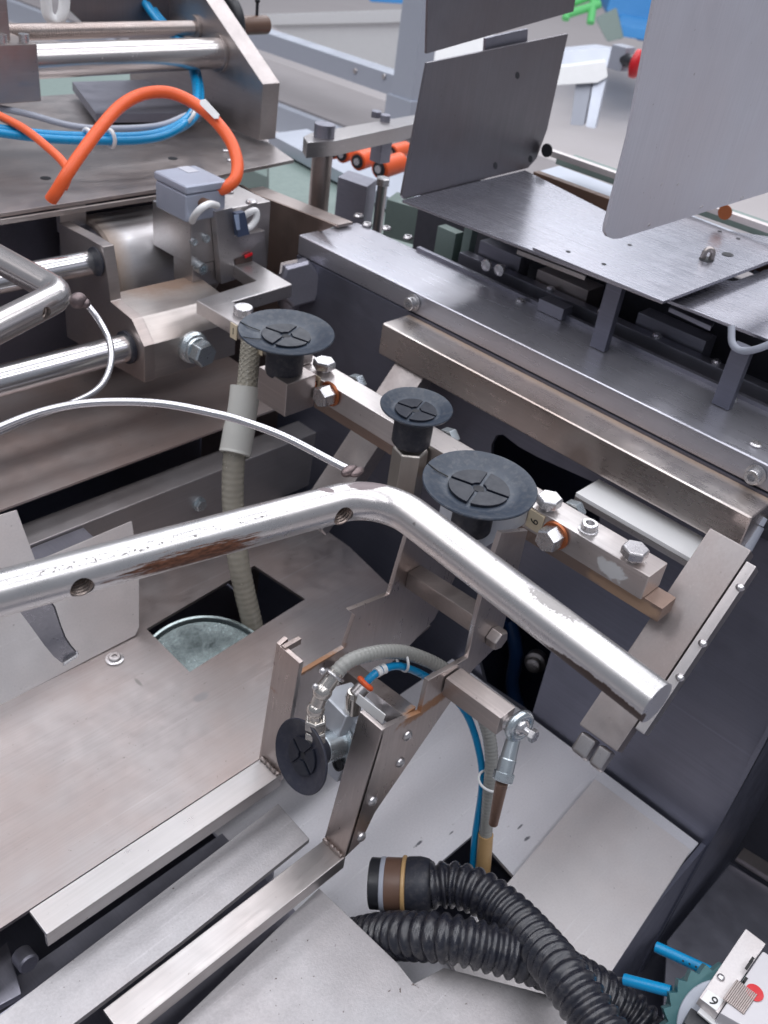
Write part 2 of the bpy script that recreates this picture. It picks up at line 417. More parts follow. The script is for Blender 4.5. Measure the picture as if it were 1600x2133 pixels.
# mid plate between rails
mb = MB().prism([V(-80, 244, -466), V(72, 243, -466), V(248, 249.5, -466), V(246, 219.5, -466), V(156, 217, -466), V(-80, 217, -466)], (0, 0, -4))
obj('center_slide', mb, M['grit'], None, .6, label='long light slide plate lying between the two guide rails', cat='metal plate')
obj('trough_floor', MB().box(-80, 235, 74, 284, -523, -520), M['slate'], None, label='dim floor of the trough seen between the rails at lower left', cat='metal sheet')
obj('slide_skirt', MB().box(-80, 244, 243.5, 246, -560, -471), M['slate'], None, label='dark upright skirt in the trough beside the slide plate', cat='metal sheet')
# bottom right gritty plate
np_ = [P(862, 2049, z=-482), P(915, 2008, z=-482)]
mb = MB().prism([V(-80, 193, -482), V(133, 191, -482), P(665, 1850, z=-482), P(830, 2008, z=-482), P(862, 2049, z=-482), P(925, 2016, z=-482), V(292, 66, -482), V(292, 20, -482), V(-80, 20, -482)], (0, 0, -3))
obj('front_plate', mb, M['grit'], None, .4, label='speckled light plate across the bottom, under the black hoses', cat='metal plate')
mb = MB().prism([P(800, 1990, z=-483.5), P(835, 2008, z=-483.5), P(868, 2052, z=-483.5), P(870, 2052, z=-500), P(835, 2010, z=-500), P(800, 1990, z=-500)][::-1], (1.5, .5, 0))
# deck floor
dh = [P(765, 1925, z=-530), P(990, 1735, z=-530), P(1075, 1830, z=-530), P(880, 1990, z=-530)]
mb = MB().prism([V(236, 73, -530), V(481, 73, -530), V(481, 300, -530), V(236, 300, -530)], (0, 0, -3), [dh])
obj('deck_floor', mb, steel('deck_sheet', (.74, .735, .77), .52, 'n', .2, .4, .05, metal=.45, stains=[((P(u, v, z=-530)), (a_, b_ * .7, 3), (.15, .15, .17), dict(nscale=420, namp=1.1, soft=.3)) for u, v, a_, b_ in ((872, 1757, 4.0, 1.3), (1084, 1722, 2.6, 1.0), (1098, 1747, 3.0, 1.4), (940, 1735, 2.2, .8))]), None, .3,
    label='grey lavender deck floor under the center bracket, with an opening for the hoses', cat='metal plate')
mb = MB().prism([P(1065, 1830, z=-524), P(1240, 1622, z=-524), P(1440, 1770, z=-524), P(1270, 2030, z=-524), P(1000, 2110, z=-524), P(930, 1990, z=-524)], (0, 0, -4))
obj('cover_plate', mb, M['pale'], None, .5, label='light blank cover plate to the right of the black hoses', cat='metal plate')
# outer side of the machine body, right
obj('side_skirt', MB().box(150, 484, 68.5, 72, -700, -531), M['dark'], None, label='dark body side below the light cover plate at lower right', cat='machine panel')
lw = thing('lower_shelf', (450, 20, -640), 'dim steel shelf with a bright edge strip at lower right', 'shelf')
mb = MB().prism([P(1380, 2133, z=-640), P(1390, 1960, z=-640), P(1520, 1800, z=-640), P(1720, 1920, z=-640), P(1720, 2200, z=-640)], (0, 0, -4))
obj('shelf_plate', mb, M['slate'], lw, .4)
mb = MB().prism([P(1535, 1785, z=-632), P(1550, 1765, z=-632), P(1720, 1870, z=-632), P(1720, 1900, z=-632)], (0, 0, -6))
obj('edge_strip', mb, M['sheet'], lw, .6)

# ================================================================== MACHINE BODY: back panels and beams
bpn = V(1, 0, -(499 - 484) / (530 - 276.5)).normalized(); bpo = V(499, 0, -276.5)
def PB(u, v, off=0):
    r = ray(u, v); return r * ((bpo.dot(bpn) + off) / r.dot(bpn))
op1 = [PB(u, v) for u, v in ((1020, 1005), (1024, 925), (1034, 907), (1048, 905), (1080, 930), (1120, 952), (1245, 1008), (1250, 1090), (1150, 1080))]
op2 = [PB(u, v) for u, v in ((985, 1330), (1060, 1250), (1165, 1300), (1108, 1490), (1010, 1425))]
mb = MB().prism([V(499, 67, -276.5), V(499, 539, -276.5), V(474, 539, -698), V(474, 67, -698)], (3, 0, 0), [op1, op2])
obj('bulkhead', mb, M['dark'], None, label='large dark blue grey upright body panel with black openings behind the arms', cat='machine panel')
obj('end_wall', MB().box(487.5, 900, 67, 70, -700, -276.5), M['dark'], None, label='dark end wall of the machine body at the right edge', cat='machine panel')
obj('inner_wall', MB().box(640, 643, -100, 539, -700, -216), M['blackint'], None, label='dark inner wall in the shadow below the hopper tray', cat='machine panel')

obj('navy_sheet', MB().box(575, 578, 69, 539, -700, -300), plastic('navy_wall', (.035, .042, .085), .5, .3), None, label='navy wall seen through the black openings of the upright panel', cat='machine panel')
obj('inner_pipe', MB().tube(smooth_path([P(1062, 1290, x=540), P(1075, 1360, x=540), P(1068, 1430, x=545), P(1090, 1500, x=545)], 8), 6, 16), plastic('navy_hose', (.02, .07, .20), .35), None, label='dark blue hose inside the opening right of the fork bracket', cat='hose')
obj('inner_valve', MB().lathe(P(1120, 1372, x=535), (-1, -.3, .2), [(9, 0), (9, 8), (6, 9), (6, 14), (3, 15)], 20), M['mach'], None, .3, label='dim fitting inside the opening right of the fork bracket', cat='fitting')
b1 = thing('top_beam', (530, 250, -276), 'wide flat topped steel beam running from the valve block down to the right edge', 'beam')
mb = MB().box(500, 565, -60, 540, -276, -260)
obj('cap', mb, steel('beam_cap', (.50, .50, .55), .29, 'y', .25, .08, .02, midb=0, rv=.02, metal=.8), b1, 1.6, segs=3)
obj('rear_lip', MB().box(563, 567, -60, 470, -272, -257), M['slate'], b1, .4)
for (u, v) in ((747, 452), (765, 470), (805, 478), (850, 497)):
    c = P(u, v, z=-259.6)
    obj('screw', MB().lathe(c, (0, 0, 1), [(4.2, 0), (4.2, 1.4), (3.2, 2.6), (1.8, 2.6), (1.6, 1)], 20), M['bolt'], b1)
for (u, v) in ((1085, 628), (1574, 927)):
    c = P(u, v, z=-259.8)
    obj('screw', MB().lathe(c, (0, 0, 1), [(4, 0), (4, 1), (3, 1.8), (1.6, 1.8), (1.5, .6)], 20), M['bolt'], b1)
c = P(1160, 648, z=-258)
obj('stop_block', MB().box(c.x - 8, c.x + 4, c.y - 10, c.y + 12, -259.7, -251), M['slate'], b1, .5)
# step plate at the left end of the beam, sits lower in front of the dark recess
obj('leg_sheet', MB().prism([V(520, 539, -276), V(520, 470, -276), V(520, 486, -300), V(520, 494, -345), V(520, 494, -420), V(520, 539, -420)], (2, 0, 0)), M['warm'], b1, .4)

b2 = thing('cross_tube', (485, 270, -300), 'tan tinted square steel tube fixed along the front of the flat topped beam', 'tube')
m2 = steel('tube_steel', (.58, .535, .51), .28, 'y', .9, .4, .05,
           stains=[((498, 270, -278), (5, 260, 4), HEAT, dict(nscale=120, namp=.4, soft=.5)),
                   ((470, 236, -300), (4, 12, 16), (.22, .17, .15), dict(nscale=60, namp=.3, soft=.5))])
obj('tube', MB().box(470, 499, 124, 414, -302, -277.7), m2, b2, 1.8, segs=3)
for (u, v) in ((862, 630), (1575, 988)):
    c = P(u, v, x=499.5)
    sc = obj('cap_screw', MB().lathe(c, (-1, 0, 0), [(6.2, 0), (6.2, 1.2), (4.6, 1.3), (4.6, 6), (4.2, 6.4), (2.4, 6.4), (2.2, 3)], 28), M['bolt'], b2)
st = thing('guide_strip', (472, 185, -314), 'bright flat strip tucked under the tan square tube on the right', 'strip')
obj('strip', MB().box(455, 481, 140, 223.5, -314, -311), M['white'], st, .4)
obj('strip_edge', MB().box(455, 458, 140, 223.5, -318, -314.2), M['mach'], st, .3)

# inclined arms
def arm(y0, y1, top, bot, name, label):
    t = thing(name, (top.x - 40, (y0 + y1) / 2, bot.z), label, 'arm')
    d = (bot - top).normalized(); n = V(d.z, 0, -d.x).normalized()
    if n.z < 0: n = -n
    pts = [V(top.x, y0, top.z), V(bot.x, y0, bot.z), V(bot.x, y0, bot.z) - n * 13, V(top.x, y0, top.z) - n * 13]
    obj('bar', MB().prism(pts, (0, y1 - y0, 0)), M['sheet'], t, .8)
    e = V(bot.x, 0, bot.z) + d * 2
    q = [e - n * 2, e + d * 12 - n * 3, e + d * 14 - n * 13, e - n * 14]
    for k, (a, b_) in enumerate(((.10, .42), (.50, .90))):
        ya, yb = y0 + (y1 - y0) * a, y0 + (y1 - y0) * b_
        obj('clamp_jaw', MB().prism([V(p.x, ya, p.z) for p in q], (0, yb - ya, 0)), M['mach'], t, 2.0, segs=3)
    return t, d, n
ta, d_, n_ = arm(112, 137, V(449, 0, -283), V(363, 0, -381), 'swing_arm', 'light flat swing arm slanting down behind the free end of the chrome rod')
# hinge rod with knobs on the arm's right side
ck0, ck1 = V(449, 0, -283) - n_ * 1.5 + d_ * 6, V(363, 0, -381) - n_ * 1.5 - d_ * 16
obj('side_cheek', MB().prism([V(p.x, 105.5, p.z) for p in (ck0, ck1, ck1 - n_ * 12, ck0 - n_ * 12)], (0, 6, 0)), M['mach'], ta, .8)
for s0 in (20, 56, 78):
    c = V(449, 106.5, -283) + d_ * s0 - n_ * 1.5
    obj('rivet', MB().ball(c, 2.6, 1, 1, .8), M['bolt'], ta)
arm(372, 400, V(478, 0, -300), V(397, 0, -392), 'swing_arm', 'light flat swing arm slanting down between the first two suction cups')

# clamp at the right end
ck = thing('cable_clamp', P(1575, 1120, d=545), 'black plastic clamp on a grey peg at the right edge', 'clamp')
c0 = P(1548, 1150, d=545); c1 = P(1578, 1095, d=545)
obj('peg', MB().cyl(c0, c1, 4.2, 20), M['grey'], ck, .5)
obj('clip', MB().prism([P(1560, 1110, d=548), P(1590, 1065, d=548), P(1640, 1100, d=548), P(1625, 1140, d=548)], (4, -9, 6)), M['blackp'], ck, 1.2)
obj('clip_window', MB().prism([P(1578, 1092, d=540), P(1588, 1076, d=540), P(1598, 1083, d=540), P(1590, 1098, d=540)], (1, 0, 0)), M['grey'], ck, .3)

# ================================================================== FRONT CHROME RODS
def fillet(a, b, c, r, n=14):
    u = (a - b).normalized(); v = (c - b).normalized(); th = u.angle(v); L = r / math.tan(th / 2)
    p0 = b + u * L; p1 = b + v * L; bis = (u + v).normalized(); o_ = b + bis * (r / math.sin(th / 2))
    out = []
    for i in range(n + 1):
        t = i / n; q = p0.lerp(p1, t) - o_; out.append(o_ + (p0 - o_).normalized().slerp((p1 - o_).normalized(), t) * r)
    return out
def add_boolean_holes(o, cutters):
    tmp = []
    for mb in cutters:
        me = bpy.data.meshes.new('tmp'); me.from_pydata([Vector((p.x / 1000, p.y / 1000, p.z / 1000 + CAMH)) for p in mb.v], [], mb.f)
        b = bmesh.new(); b.from_mesh(me); bmesh.ops.recalc_face_normals(b, faces=b.faces); b.to_mesh(me); b.free()
        co = bpy.data.objects.new('tmp', me); COL.objects.link(co); tmp.append(co)
        md = o.modifiers.new('cut', 'BOOLEAN'); md.operation = 'DIFFERENCE'; md.solver = 'EXACT'; md.object = co
    bpy.context.view_layer.update()
    dg = bpy.context.evaluated_depsgraph_get(); ev = o.evaluated_get(dg)
    me2 = bpy.data.meshes.new_from_object(ev); o.modifiers.clear(); o.data = me2
    for p in me2.polygons: p.use_smooth = True
    me2.set_sharp_from_angle(angle=math.radians(32))
    for co in tmp: bpy.data.objects.remove(co)
def rod(label, pts, bend, mat, holes, hole_r):
    t = thing('bent_rod', (pts[1].x, pts[1].y, pts[1].z - 8), label, 'rod', 'bent chrome guide rods')
    path = [pts[0]] + [pts[0].lerp(pts[1], k / 10) for k in range(1, 8)] + fillet(*pts, bend) + [pts[1].lerp(pts[2], k / 6) for k in range(2, 6)] + [pts[2]]
    # drop filler points that fall inside the bend
    clean = [path[0]]
    L0 = (fillet(*pts, bend)[0] - pts[1]).length; fl = fillet(*pts, bend)
    for q in path[1:]:
        if q in fl or (q - pts[1]).length > L0 * 1.04: clean.append(q)
    n = len(clean)
    o = obj('tube', MB().tube(clean, lambda i, k: 7.2 if i in (0, k - 1) and False else 7.95, 48), mat, t)
    hd = []
    for h in holes:
        sg = (pts[1] - pts[0]).normalized(); dd = V(sg.y, -sg.x, 0).normalized()
        if dd.y > 0: dd = -dd
        hd.append(-dd)
    cut = [MB().cyl(h - e_ * 14, h + e_ * 6, hole_r, 28) for h, e_ in zip(holes, hd)]
    if cut: add_boolean_holes(o, cut)
    for h, e_ in zip(holes, hd):
        mb = MB()
        for k in range(6): mb.ring(h + e_ * (-4.4 + k * 1.6), e_ + V(.06, 0, .05), hole_r + .16, .62, 26, 6)
        mb.lathe(h + e_ * 5.0, e_, [(hole_r + .3, 0), (hole_r + .3, .8)], 26)
        obj('thread', mb, M['threadm'], t)
    return t
hA = P(710, 1058, z=ROD_Z - 1.0); hA = rA + dAB * ((hA - rA).dot(dAB) - 2.2)
hB = P(184, 1222, z=ROD_Z - 1.0); hB = rA + dAB * ((hB - rA).dot(dAB) - 2.2)
r1 = rod('bent chrome rod in front with rust patches, its cut end pointing to lower right',
         [rA - dAB * 190, rB + V(1.5, 1.5, 0), rC], 24, M['rodmain'], [hA + V(0, 0, -1), hB + V(0, 0, -1)], 4.3)
end = P(1398, 1425, z=ROD_Z)
sB = P(130, 613, z=ROD_Z); sA = P(0, 679, z=ROD_Z); sC = P(0, 541, z=ROD_Z)
r2 = rod('dull bent steel rod at the left edge, behind the looping wire',
         [sA + (sA - sB) * 2, sB, sC + (sC - sB) * 1.5], 14, M['rod2'], [sA + (sB - sA).normalized() * ((P(103, 653, z=ROD_Z) - sA).dot((sB - sA).normalized())) + V(0, 0, -.5)], 3.4)
# guide wires
wp = [P(742, 984, d=392), P(722, 976, d=392), P(690, 960, d=393), P(600, 913, d=396), P(520, 882, d=398), P(450, 862, d=398), P(330, 840, d=398), P(200, 838, d=394), P(100, 854, d=388), P(0, 890, d=376), P(-120, 950, d=362)]
o = obj('guide_wire', MB().tube(smooth_path(wp, 10), 1.75, 16), M['wire'], r1)
o = obj('weld', MB().ball(P(728, 981, d=390), 3.0, 1.5, .8, .8).ball(P(742, 983, d=391), 2.6, 1.6, 1, .7), M['burnt'], r1)
wp = [P(160, 626, d=497), P(180, 634, d=498), P(205, 665, d=499), P(226, 705, d=498), P(232, 745, d=494), P(222, 785, d=486), P(198, 815, d=476), P(150, 840, d=460), P(60, 872, d=436), P(-60, 925, d=410)]
o = obj('guide_wire', MB().tube(smooth_path(wp, 10), 1.75, 16), M['wire'], r2)
o = obj('weld', MB().ball(P(163, 626, d=495), 4.0, 1.2, 1.0, 1.1).ball(P(176, 631, d=497), 3.0, 1, 1.2, .9), M['burnt'], r2)
# spring clip hanging from the rod
sp = thing('spring_clip', P(120, 1370, d=402), 'dark bent spring clip hanging below the front chrome rod at left', 'clip')
cl = [P(20, 1215, d=362), P(72, 1265, d=372), P(88, 1300, d=380), P(104, 1328, d=384), P(122, 1352, d=386), P(136, 1378, d=390), P(164, 1362, d=394)]
L = [P(20, 1250, d=362), P(47, 1282, d=372), P(72, 1316, d=380), P(92, 1344, d=384), P(112, 1368, d=388), P(130, 1382, d=392)]
Rr = [P(70, 1210, d=362), P(112, 1265, d=372), P(124, 1302, d=380), P(134, 1328, d=384), P(146, 1346, d=386), P(162, 1364, d=390)]
mb = MB(); vs = []; k = len(L)
for a, b_ in zip(L, Rr): vs += [a, b_]
vs2 = [p + V(1.2, 1.0, -1.0) for p in vs]
fs = [(2 * i, 2 * i + 1, 2 * i + 3, 2 * i + 2) for i in range(k - 1)]
fs2 = [tuple(j + 2 * k for j in reversed(q)) for q in fs]
side = []
for i in range(k - 1): side += [(2 * i, 2 * i + 2, 2 * i + 2 + 2 * k, 2 * i + 2 * k), (2 * i + 1, 2 * i + 1 + 2 * k, 2 * i + 3 + 2 * k, 2 * i + 3)]
side += [(0, 2 * k, 2 * k + 1, 1), (2 * k - 2, 2 * k - 1, 4 * k - 1, 4 * k - 2)]
mb.add(vs + vs2, fs + fs2 + side)
obj('blade', mb, steel('spring_steel', (.36, .36, .39), .3, 'n', .4, .5, .1), sp, .2)
lip = [P(130, 1380, d=391), P(161, 1362, d=391), P(161, 1369, d=388), P(132, 1388, d=388)]
obj('lip', MB().prism(lip, (1, 1, 1)), M['bolt'], sp, .2)

# ================================================================== VACUUM BAR AND CUPS
vb = thing('vacuum_bar', (402, 275, -316), 'square steel bar with hexagon plugs and numbered tags carrying the suction cups', 'bar')
mbar = steel('bar_steel', (.60, .565, .55), .33, 'y', .6, .5, .05,
             stains=[((392, 160, -300), (3, 9, 5), (.62, .62, .62), dict(nscale=260, namp=.8, soft=.1)),
                     ((392, 203, -298), (3, 4, 3), (.62, .62, .62), dict(nscale=400, namp=.8, soft=.1))])
obj('bar', MB().box(392, 411.5, 139, 425, -307, -291), mbar, vb, 1.0)
obj('lower_rail', MB().box(396, 411, 128, 400, -317, -307.4), steel('rusty_rail', (.36, .28, .24), .45, 'y', 1.0, .8, .1,
    stains=[((396, 150, -313), (4, 24, 5), (.42, .28, .19), dict(nscale=200, namp=.5, soft=.2))]), vb, .6)
# hex plugs on top
for (u, v, af) in ((676, 752, 13.5), (1146, 1036, 13), (1325, 1142, 13)):
    c = P(u, v, z=-284)
    o = obj('hex_plug', MB().lathe(V(c.x, c.y, -290.9), (0, 0, 1), [(4.6, 0), (4.6, 2.6)], 24).hexhead(V(c.x, c.y, -288.4), (0, 0, 1), af, 5.2, .2, .35), M['bolt'], vb, .25)
c = P(1228, 1095, z=-288)
o = obj('cap_screw', MB().lathe(V(c.x, c.y, -291), (0, 0, 1), [(5.6, 0), (5.6, .8), (4.6, 1), (4.6, 4.6), (4.2, 5), (2.6, 5), (2.5, 2.2)], 28), M['bolt'], vb)
for (u, v) in ((1192, 1060), (935, 905), (748, 790)):
    c = P(u, v, z=-293)
    o = obj('rear_plug', MB().hexhead(V(412, c.y, -296), (1, 0, 0), 12, 7, .2), M['zinc'], vb, .3)
# side plugs with copper washers
for k, (u, v) in enumerate(((683, 822), (1152, 1118))):
    c = P(u, v, x=389); c = V(391.8, c.y, c.z)
    wsh = obj('copper_washer', MB().lathe(c, (-1, 0, 0), [(8.0, 0), (8.6, .8), (8.0, 2.0)], 32), M['copper'], vb)
    obj('side_plug', MB().hexhead(c - V(2, 0, 0), (-1, 0, 0), 12.6, 9, .18, .2), M['bolt'], vb, .3)
# number tags
def text_part(txt, at, right, up, size, mat, parent, name='digit'):
    cu = bpy.data.curves.new('t', 'FONT'); cu.body = txt; cu.size = size / 1000; cu.align_x = 'CENTER'; cu.align_y = 'CENTER'; cu.extrude = .00008
    to = bpy.data.objects.new('t', cu); COL.objects.link(to); bpy.context.view_layer.update()
    me = bpy.data.meshes.new_from_object(to.evaluated_get(bpy.context.evaluated_depsgraph_get()))
    bpy.data.objects.remove(to); me.materials.clear(); me.materials.append(mat)
    right = Vector(right).normalized(); up = Vector(up).normalized(); nn = right.cross(up)
    mt = Matrix((right, up, nn)).transposed()
    me.transform(mt.to_4x4())
    o = bpy.data.objects.new(name, me); COL.objects.link(o); o.parent = parent
    at = Vector(at); o.location = Vector((at.x / 1000, at.y / 1000, at.z / 1000 + CAMH)) - wloc(parent)
    return o
def tagplate(x, u, v, wy, hz, txt, parent, rot=0):
    c = P(u, v, x=x)
    t_ = obj('number_tag', MB().box(x - .5, x + .2, c.y - wy / 2, c.y + wy / 2, c.z - hz / 2, c.z + hz / 2), M['cream'], parent, .15)
    rgt, up = V(0, -1, 0), V(0, 0, 1)
    if rot == 90: rgt, up = V(0, 0, 1), V(0, 1, 0)
    if rot == -90: rgt, up = V(0, 0, -1), V(0, -1, 0)
    text_part(txt, V(x - .62, c.y, c.z), rgt, up, hz * .62, M['ink'], t_)
tagplate(391.6, 1115, 1086, 10.5, 12, '6', vb, 90)
tagplate(391.6, 660, 798, 6, 11, '4', vb)
# offset plate that carries the bar
op = thing('offset_plate', (420, 500, -293), 'flat Z shaped steel plate joining the valve block to the cup bar', 'bracket')
poly = [(381.9, 513.6), (402.7, 499.1), (462.6, 502), (466.5, 556), (446.7, 555), (442.6, 521), (402, 520.5)]
poly = [(382, 514), (442.6, 521), (446.7, 556), (466, 556), (462.6, 502), (403, 499), (403, 412), (382, 412)]
obj('plate', MB().prism([V(x, y, -290.6) for x, y in poly], (0, 0, 10.6)), M['mach'], op, 1.2, segs=3)
c = P(507, 645, z=-277)
obj('bolt_head', MB().lathe(V(c.x, c.y, -280), (0, 0, 1), [(6.8, 0), (7, 1.2), (7, 4.5), (6.4, 5.4)], 12), M['bolt'], op, .2)
tagplate(381.6, 487, 690, 7, 11, '1', op)
tagplate(381.6, 541, 722, 7, 11, '2', op)

def cup(label, c, R, neck_r, neck_h, pad_r, axis=(0, 0, 1), split=(), neck_mat='rubberdark', lift=.12, rim_t=.9, lip_mat='rubber'):
    ax = Vector(axis).normalized(); t = thing('suction_cup', c - ax * (neck_h + 4), label, 'suction cup', 'rubber suction cups')
    lf = R * lift
    prof = [(R, 0), (R - .4, .5), (R * .84, -lf * .30), (R * .83, -lf * .36), (R * .74, -lf * .56), (R * .73, -lf * .62), (pad_r * 1.12, -lf * .92), (pad_r, -lf * 1.0), (2, -lf)]
    prof = [(neck_r, -lf * 1.9)] + [(neck_r * 1.12, -lf * 1.7), (pad_r * 1.2, -lf - 2.2), (R * .8, -lf * .42 - 1.6), (R - .2, -rim_t)] + prof
    obj('lip', MB().lathe(c, ax, prof, 72), M[lip_mat], t, ang=50)
    # pad: four quarter sectors with slots between, hexagon hole in the middle
    u = ax.orthogonal().normalized()
    if abs(ax.z) > .8: u = V(1, 0, 0)
    b = ax.cross(u); g = pad_r * .04 + .28; hr = pad_r * .25
    for q in range(4):
        a0 = q * math.pi / 2 + .35; pts = []
        n = 10
        for i in range(n + 1):
            a = a0 + math.asin(g / pad_r) + (math.pi / 2 - 2 * math.asin(g / pad_r)) * i / n
            pts.append((pad_r * math.cos(a), pad_r * math.sin(a)))
        for i in range(5):
            a = a0 + math.pi / 2 - math.asin(g / hr) - (math.pi / 2 - 2 * math.asin(g / hr)) * i / 4
            pts.append((hr * math.cos(a), hr * math.sin(a)))
        obj('pad_quarter', MB().prism([c + u * x + b * y - ax * (lf * 1.02) for x, y in pts], ax * 1.5), M['rubberpad'], t, .45, segs=2)
    obj('center_hole', MB().lathe(c - ax * (lf - .25), ax, [(hr * .8, 0), (hr * .8, .1)], 6), M['black'], t)
    obj('neck', MB().lathe(c - ax * (lf * 1.5), -ax, [(neck_r * .96, 0), (neck_r, 1.5), (neck_r, neck_h - 1), (neck_r * .95, neck_h)], 40), M[neck_mat], t)
    if split:
        for a in split:
            p0 = c + (u * math.cos(a) + b * math.sin(a)) * pad_r * 1.08 - ax * (lf * .86)
            pm = c + (u * math.cos(a + .05) + b * math.sin(a + .05)) * R * .78 - ax * (lf * .36)
            p1 = c + (u * math.cos(a) + b * math.sin(a)) * (R * .99) + ax * .3
            obj('split', MB().tube([p0, pm, p1], .32, 6), M['ink'], t)
    return t
C1 = P(597, 690, z=-256); C2 = P(868, 846, z=-264); C3 = P(1000, 1007, z=-262)
def toward(c, deg):
    h = V(-c.x, -c.y, 0).normalized(); a = math.radians(deg); return V(h.x * math.sin(a), h.y * math.sin(a), math.cos(a))
cup('large bluish suction cup at the far end of the bar, over two tags', C1, 30.4, 12.2, 24, 15.6, toward(C1, 2), (2.2, 2.9))
cup('smallest of the upward suction cups, on a tall hexagon nut', C2, 21.5, 11.8, 20, 12.4, toward(C2, 2), (), lift=.16)
cup('large split suction cup right behind the bend of the front chrome rod', C3, 30.2, 11, 24, 16.2, toward(C3, 2), (1.9,))
# nuts and blocks under the cups
hx = thing('hex_spacer', V(C2.x, C2.y, -330), 'tall tan hexagon spacer nut below the smallest cup', 'spacer')
obj('hexagon', MB().hexhead(V(C2.x + 1, C2.y, -332), (0, 0, 1), 19, 39, .03, .5), steel('spacer_steel', (.50, .47, .43), .35, 'z', .4, .3), hx, .4)
obj('red_ring', MB().ring(V(C2.x + 14, C2.y - 10, -300), (1, 0, 0), 6, 2.4), M['red'], hx)
bk = thing('cup_block', V(C1.x, C1.y, -310), 'tan square block under the farthest suction cup', 'block')
p = [V(C1.x - 11, C1.y - 16, 0), V(C1.x + 14, C1.y - 16, 0), V(C1.x + 14, C1.y + 12, 0), V(C1.x - 11, C1.y + 12, 0)]
obj('body', MB().prism([V(q.x, q.y, -307) for q in p], (0, 0, 24)), M['warm'], bk, 1.0)
obj('washer', MB().ring(V(C1.x + 14.5, C1.y - 8, -293), (1, 0, 0), 6, 1.6), M['copper'], bk)
ab = thing('alu_block', (360, 215, -300), 'bluish white cast block under the split suction cup', 'block')
obj('body', MB().box(346, 390, 216, 246, -303, -274), M['alu'], ab, 2.0, segs=3)

# hose under cup 1 with braided top, milky sleeve and ribbed lower part
vh = thing('vacuum_hose', P(530, 1310, z=-505), 'yellowed ribbed vacuum hose with a milky sleeve hanging from the offset plate', 'hose')
def ribbed(pts, r, pitch, amp, seg=20, sub=4, n=24):
    q = resample(smooth_path(pts, n), pitch / sub)
    return MB().tube(q, lambda i, k: r + amp * (0.5 + 0.5 * math.cos(2 * math.pi * i / sub)), seg)
br = [P(524, 705, d=640), P(519, 760, d=641), P(513, 825, d=640)]
q = smooth_path(br, 20); mb = MB().tube(q, 6.6, 24)
for s in (1, -1):
    for k in range(10):
        a0 = 2 * math.pi * k / 10; pts = []
        for i in range(31):
            f = i / 30; c = q[int(f * (len(q) - 1))]; a = a0 + s * f * 6.5
            dx = (q[1] - q[0]).normalized(); u = dx.orthogonal().normalized(); b = dx.cross(u)
            pts.append(c + (u * math.cos(a) + b * math.sin(a)) * 6.65)
        mb.tube(pts, .42, 5)
obj('braided_end', mb, M['clear'], vh)
obj('sleeve', MB().tube(smooth_path([P(511, 805, d=640), P(506, 850, d=641), P(492, 930, d=646), P(489, 945, d=646)], 8), lambda i, n: 10.2 if i < n * .45 else 10.8, 28), M['milk'], vh, .8)
obj('ribbed_hose', ribbed([P(489, 935, d=648), P(485, 1000, d=656), P(486, 1060, d=664), P(494, 1150, d=672), P(507, 1220, d=684), P(530, 1318, d=705)], 7.6, 4.6, .28), M['clear'], vh)

# ================================================================== CENTRE BRACKET
yB, yF = 266.0, 195.0
mbk = steel('bracket_steel', (.47, .425, .41), .32, 'z', .9, .7, .06,
            stains=[((300, 195, -372), (22, 6, 4), (.33, .17, .09), dict(nscale=240, namp=.6, soft=.25)),
                    ((280, 266, -386), (26, 6, 3), (.33, .17, .09), dict(nscale=240, namp=.6, soft=.25))])
br_ = thing('fork_bracket', (300, 230, -445), 'tan steel fork bracket with two long rails reaching to lower left', 'bracket')
f2 = [P(u, v, y=yF) for u, v in ((718, 1787), (797, 1521), (812, 1512), (877, 1484), (884, 1452), (892, 1418), (975, 1371), (992, 1290), (1018, 1190), (1045, 1110), (1100, 1105), (1072, 1220), (1040, 1342), (985, 1396), (975, 1410), (782, 1692), (752, 1755))]
obj('side_plate', MB().prism(f2, (0, 3, 0)), mbk, br_, .5)
f1 = [P(u, v, y=yB) for u, v in ((545, 1592), (583, 1345), (600, 1330), (612, 1412), (717, 1350), (740, 1282), (727, 1272), (812, 1238), (850, 1110), (872, 1094), (985, 1080), (960, 1180), (905, 1290), (840, 1360), (700, 1480), (600, 1600))]
obj('side_plate', MB().prism(f1, (0, 3, 0)), mbk, br_, .5)
# front flanges
def flange(b, t, dy):
    return MB().prism([b, t, t + V(0, dy, 0), b + V(0, dy, 0)], (3, 0, 0))
bb, tt = P(718, 1787, y=yF), P(797, 1521, y=yF)
obj('front_flange', flange(bb - V(.4, 0, 0), tt - V(.4, 0, 0), 16.5), mbk, br_, .6)
bb1, tt1 = P(545, 1592, y=yB), P(583, 1345, y=yB)
obj('front_flange', flange(bb1 - V(.4, 0, 0), tt1 - V(.4, 0, 0), -16.5), mbk, br_, .6)
obj('top_fold', MB().box(tt1.x, tt1.x + 12, yB - 4, yB - 1, tt1.z - 3, tt1.z + 1.2), M['weld'], br_, .5)
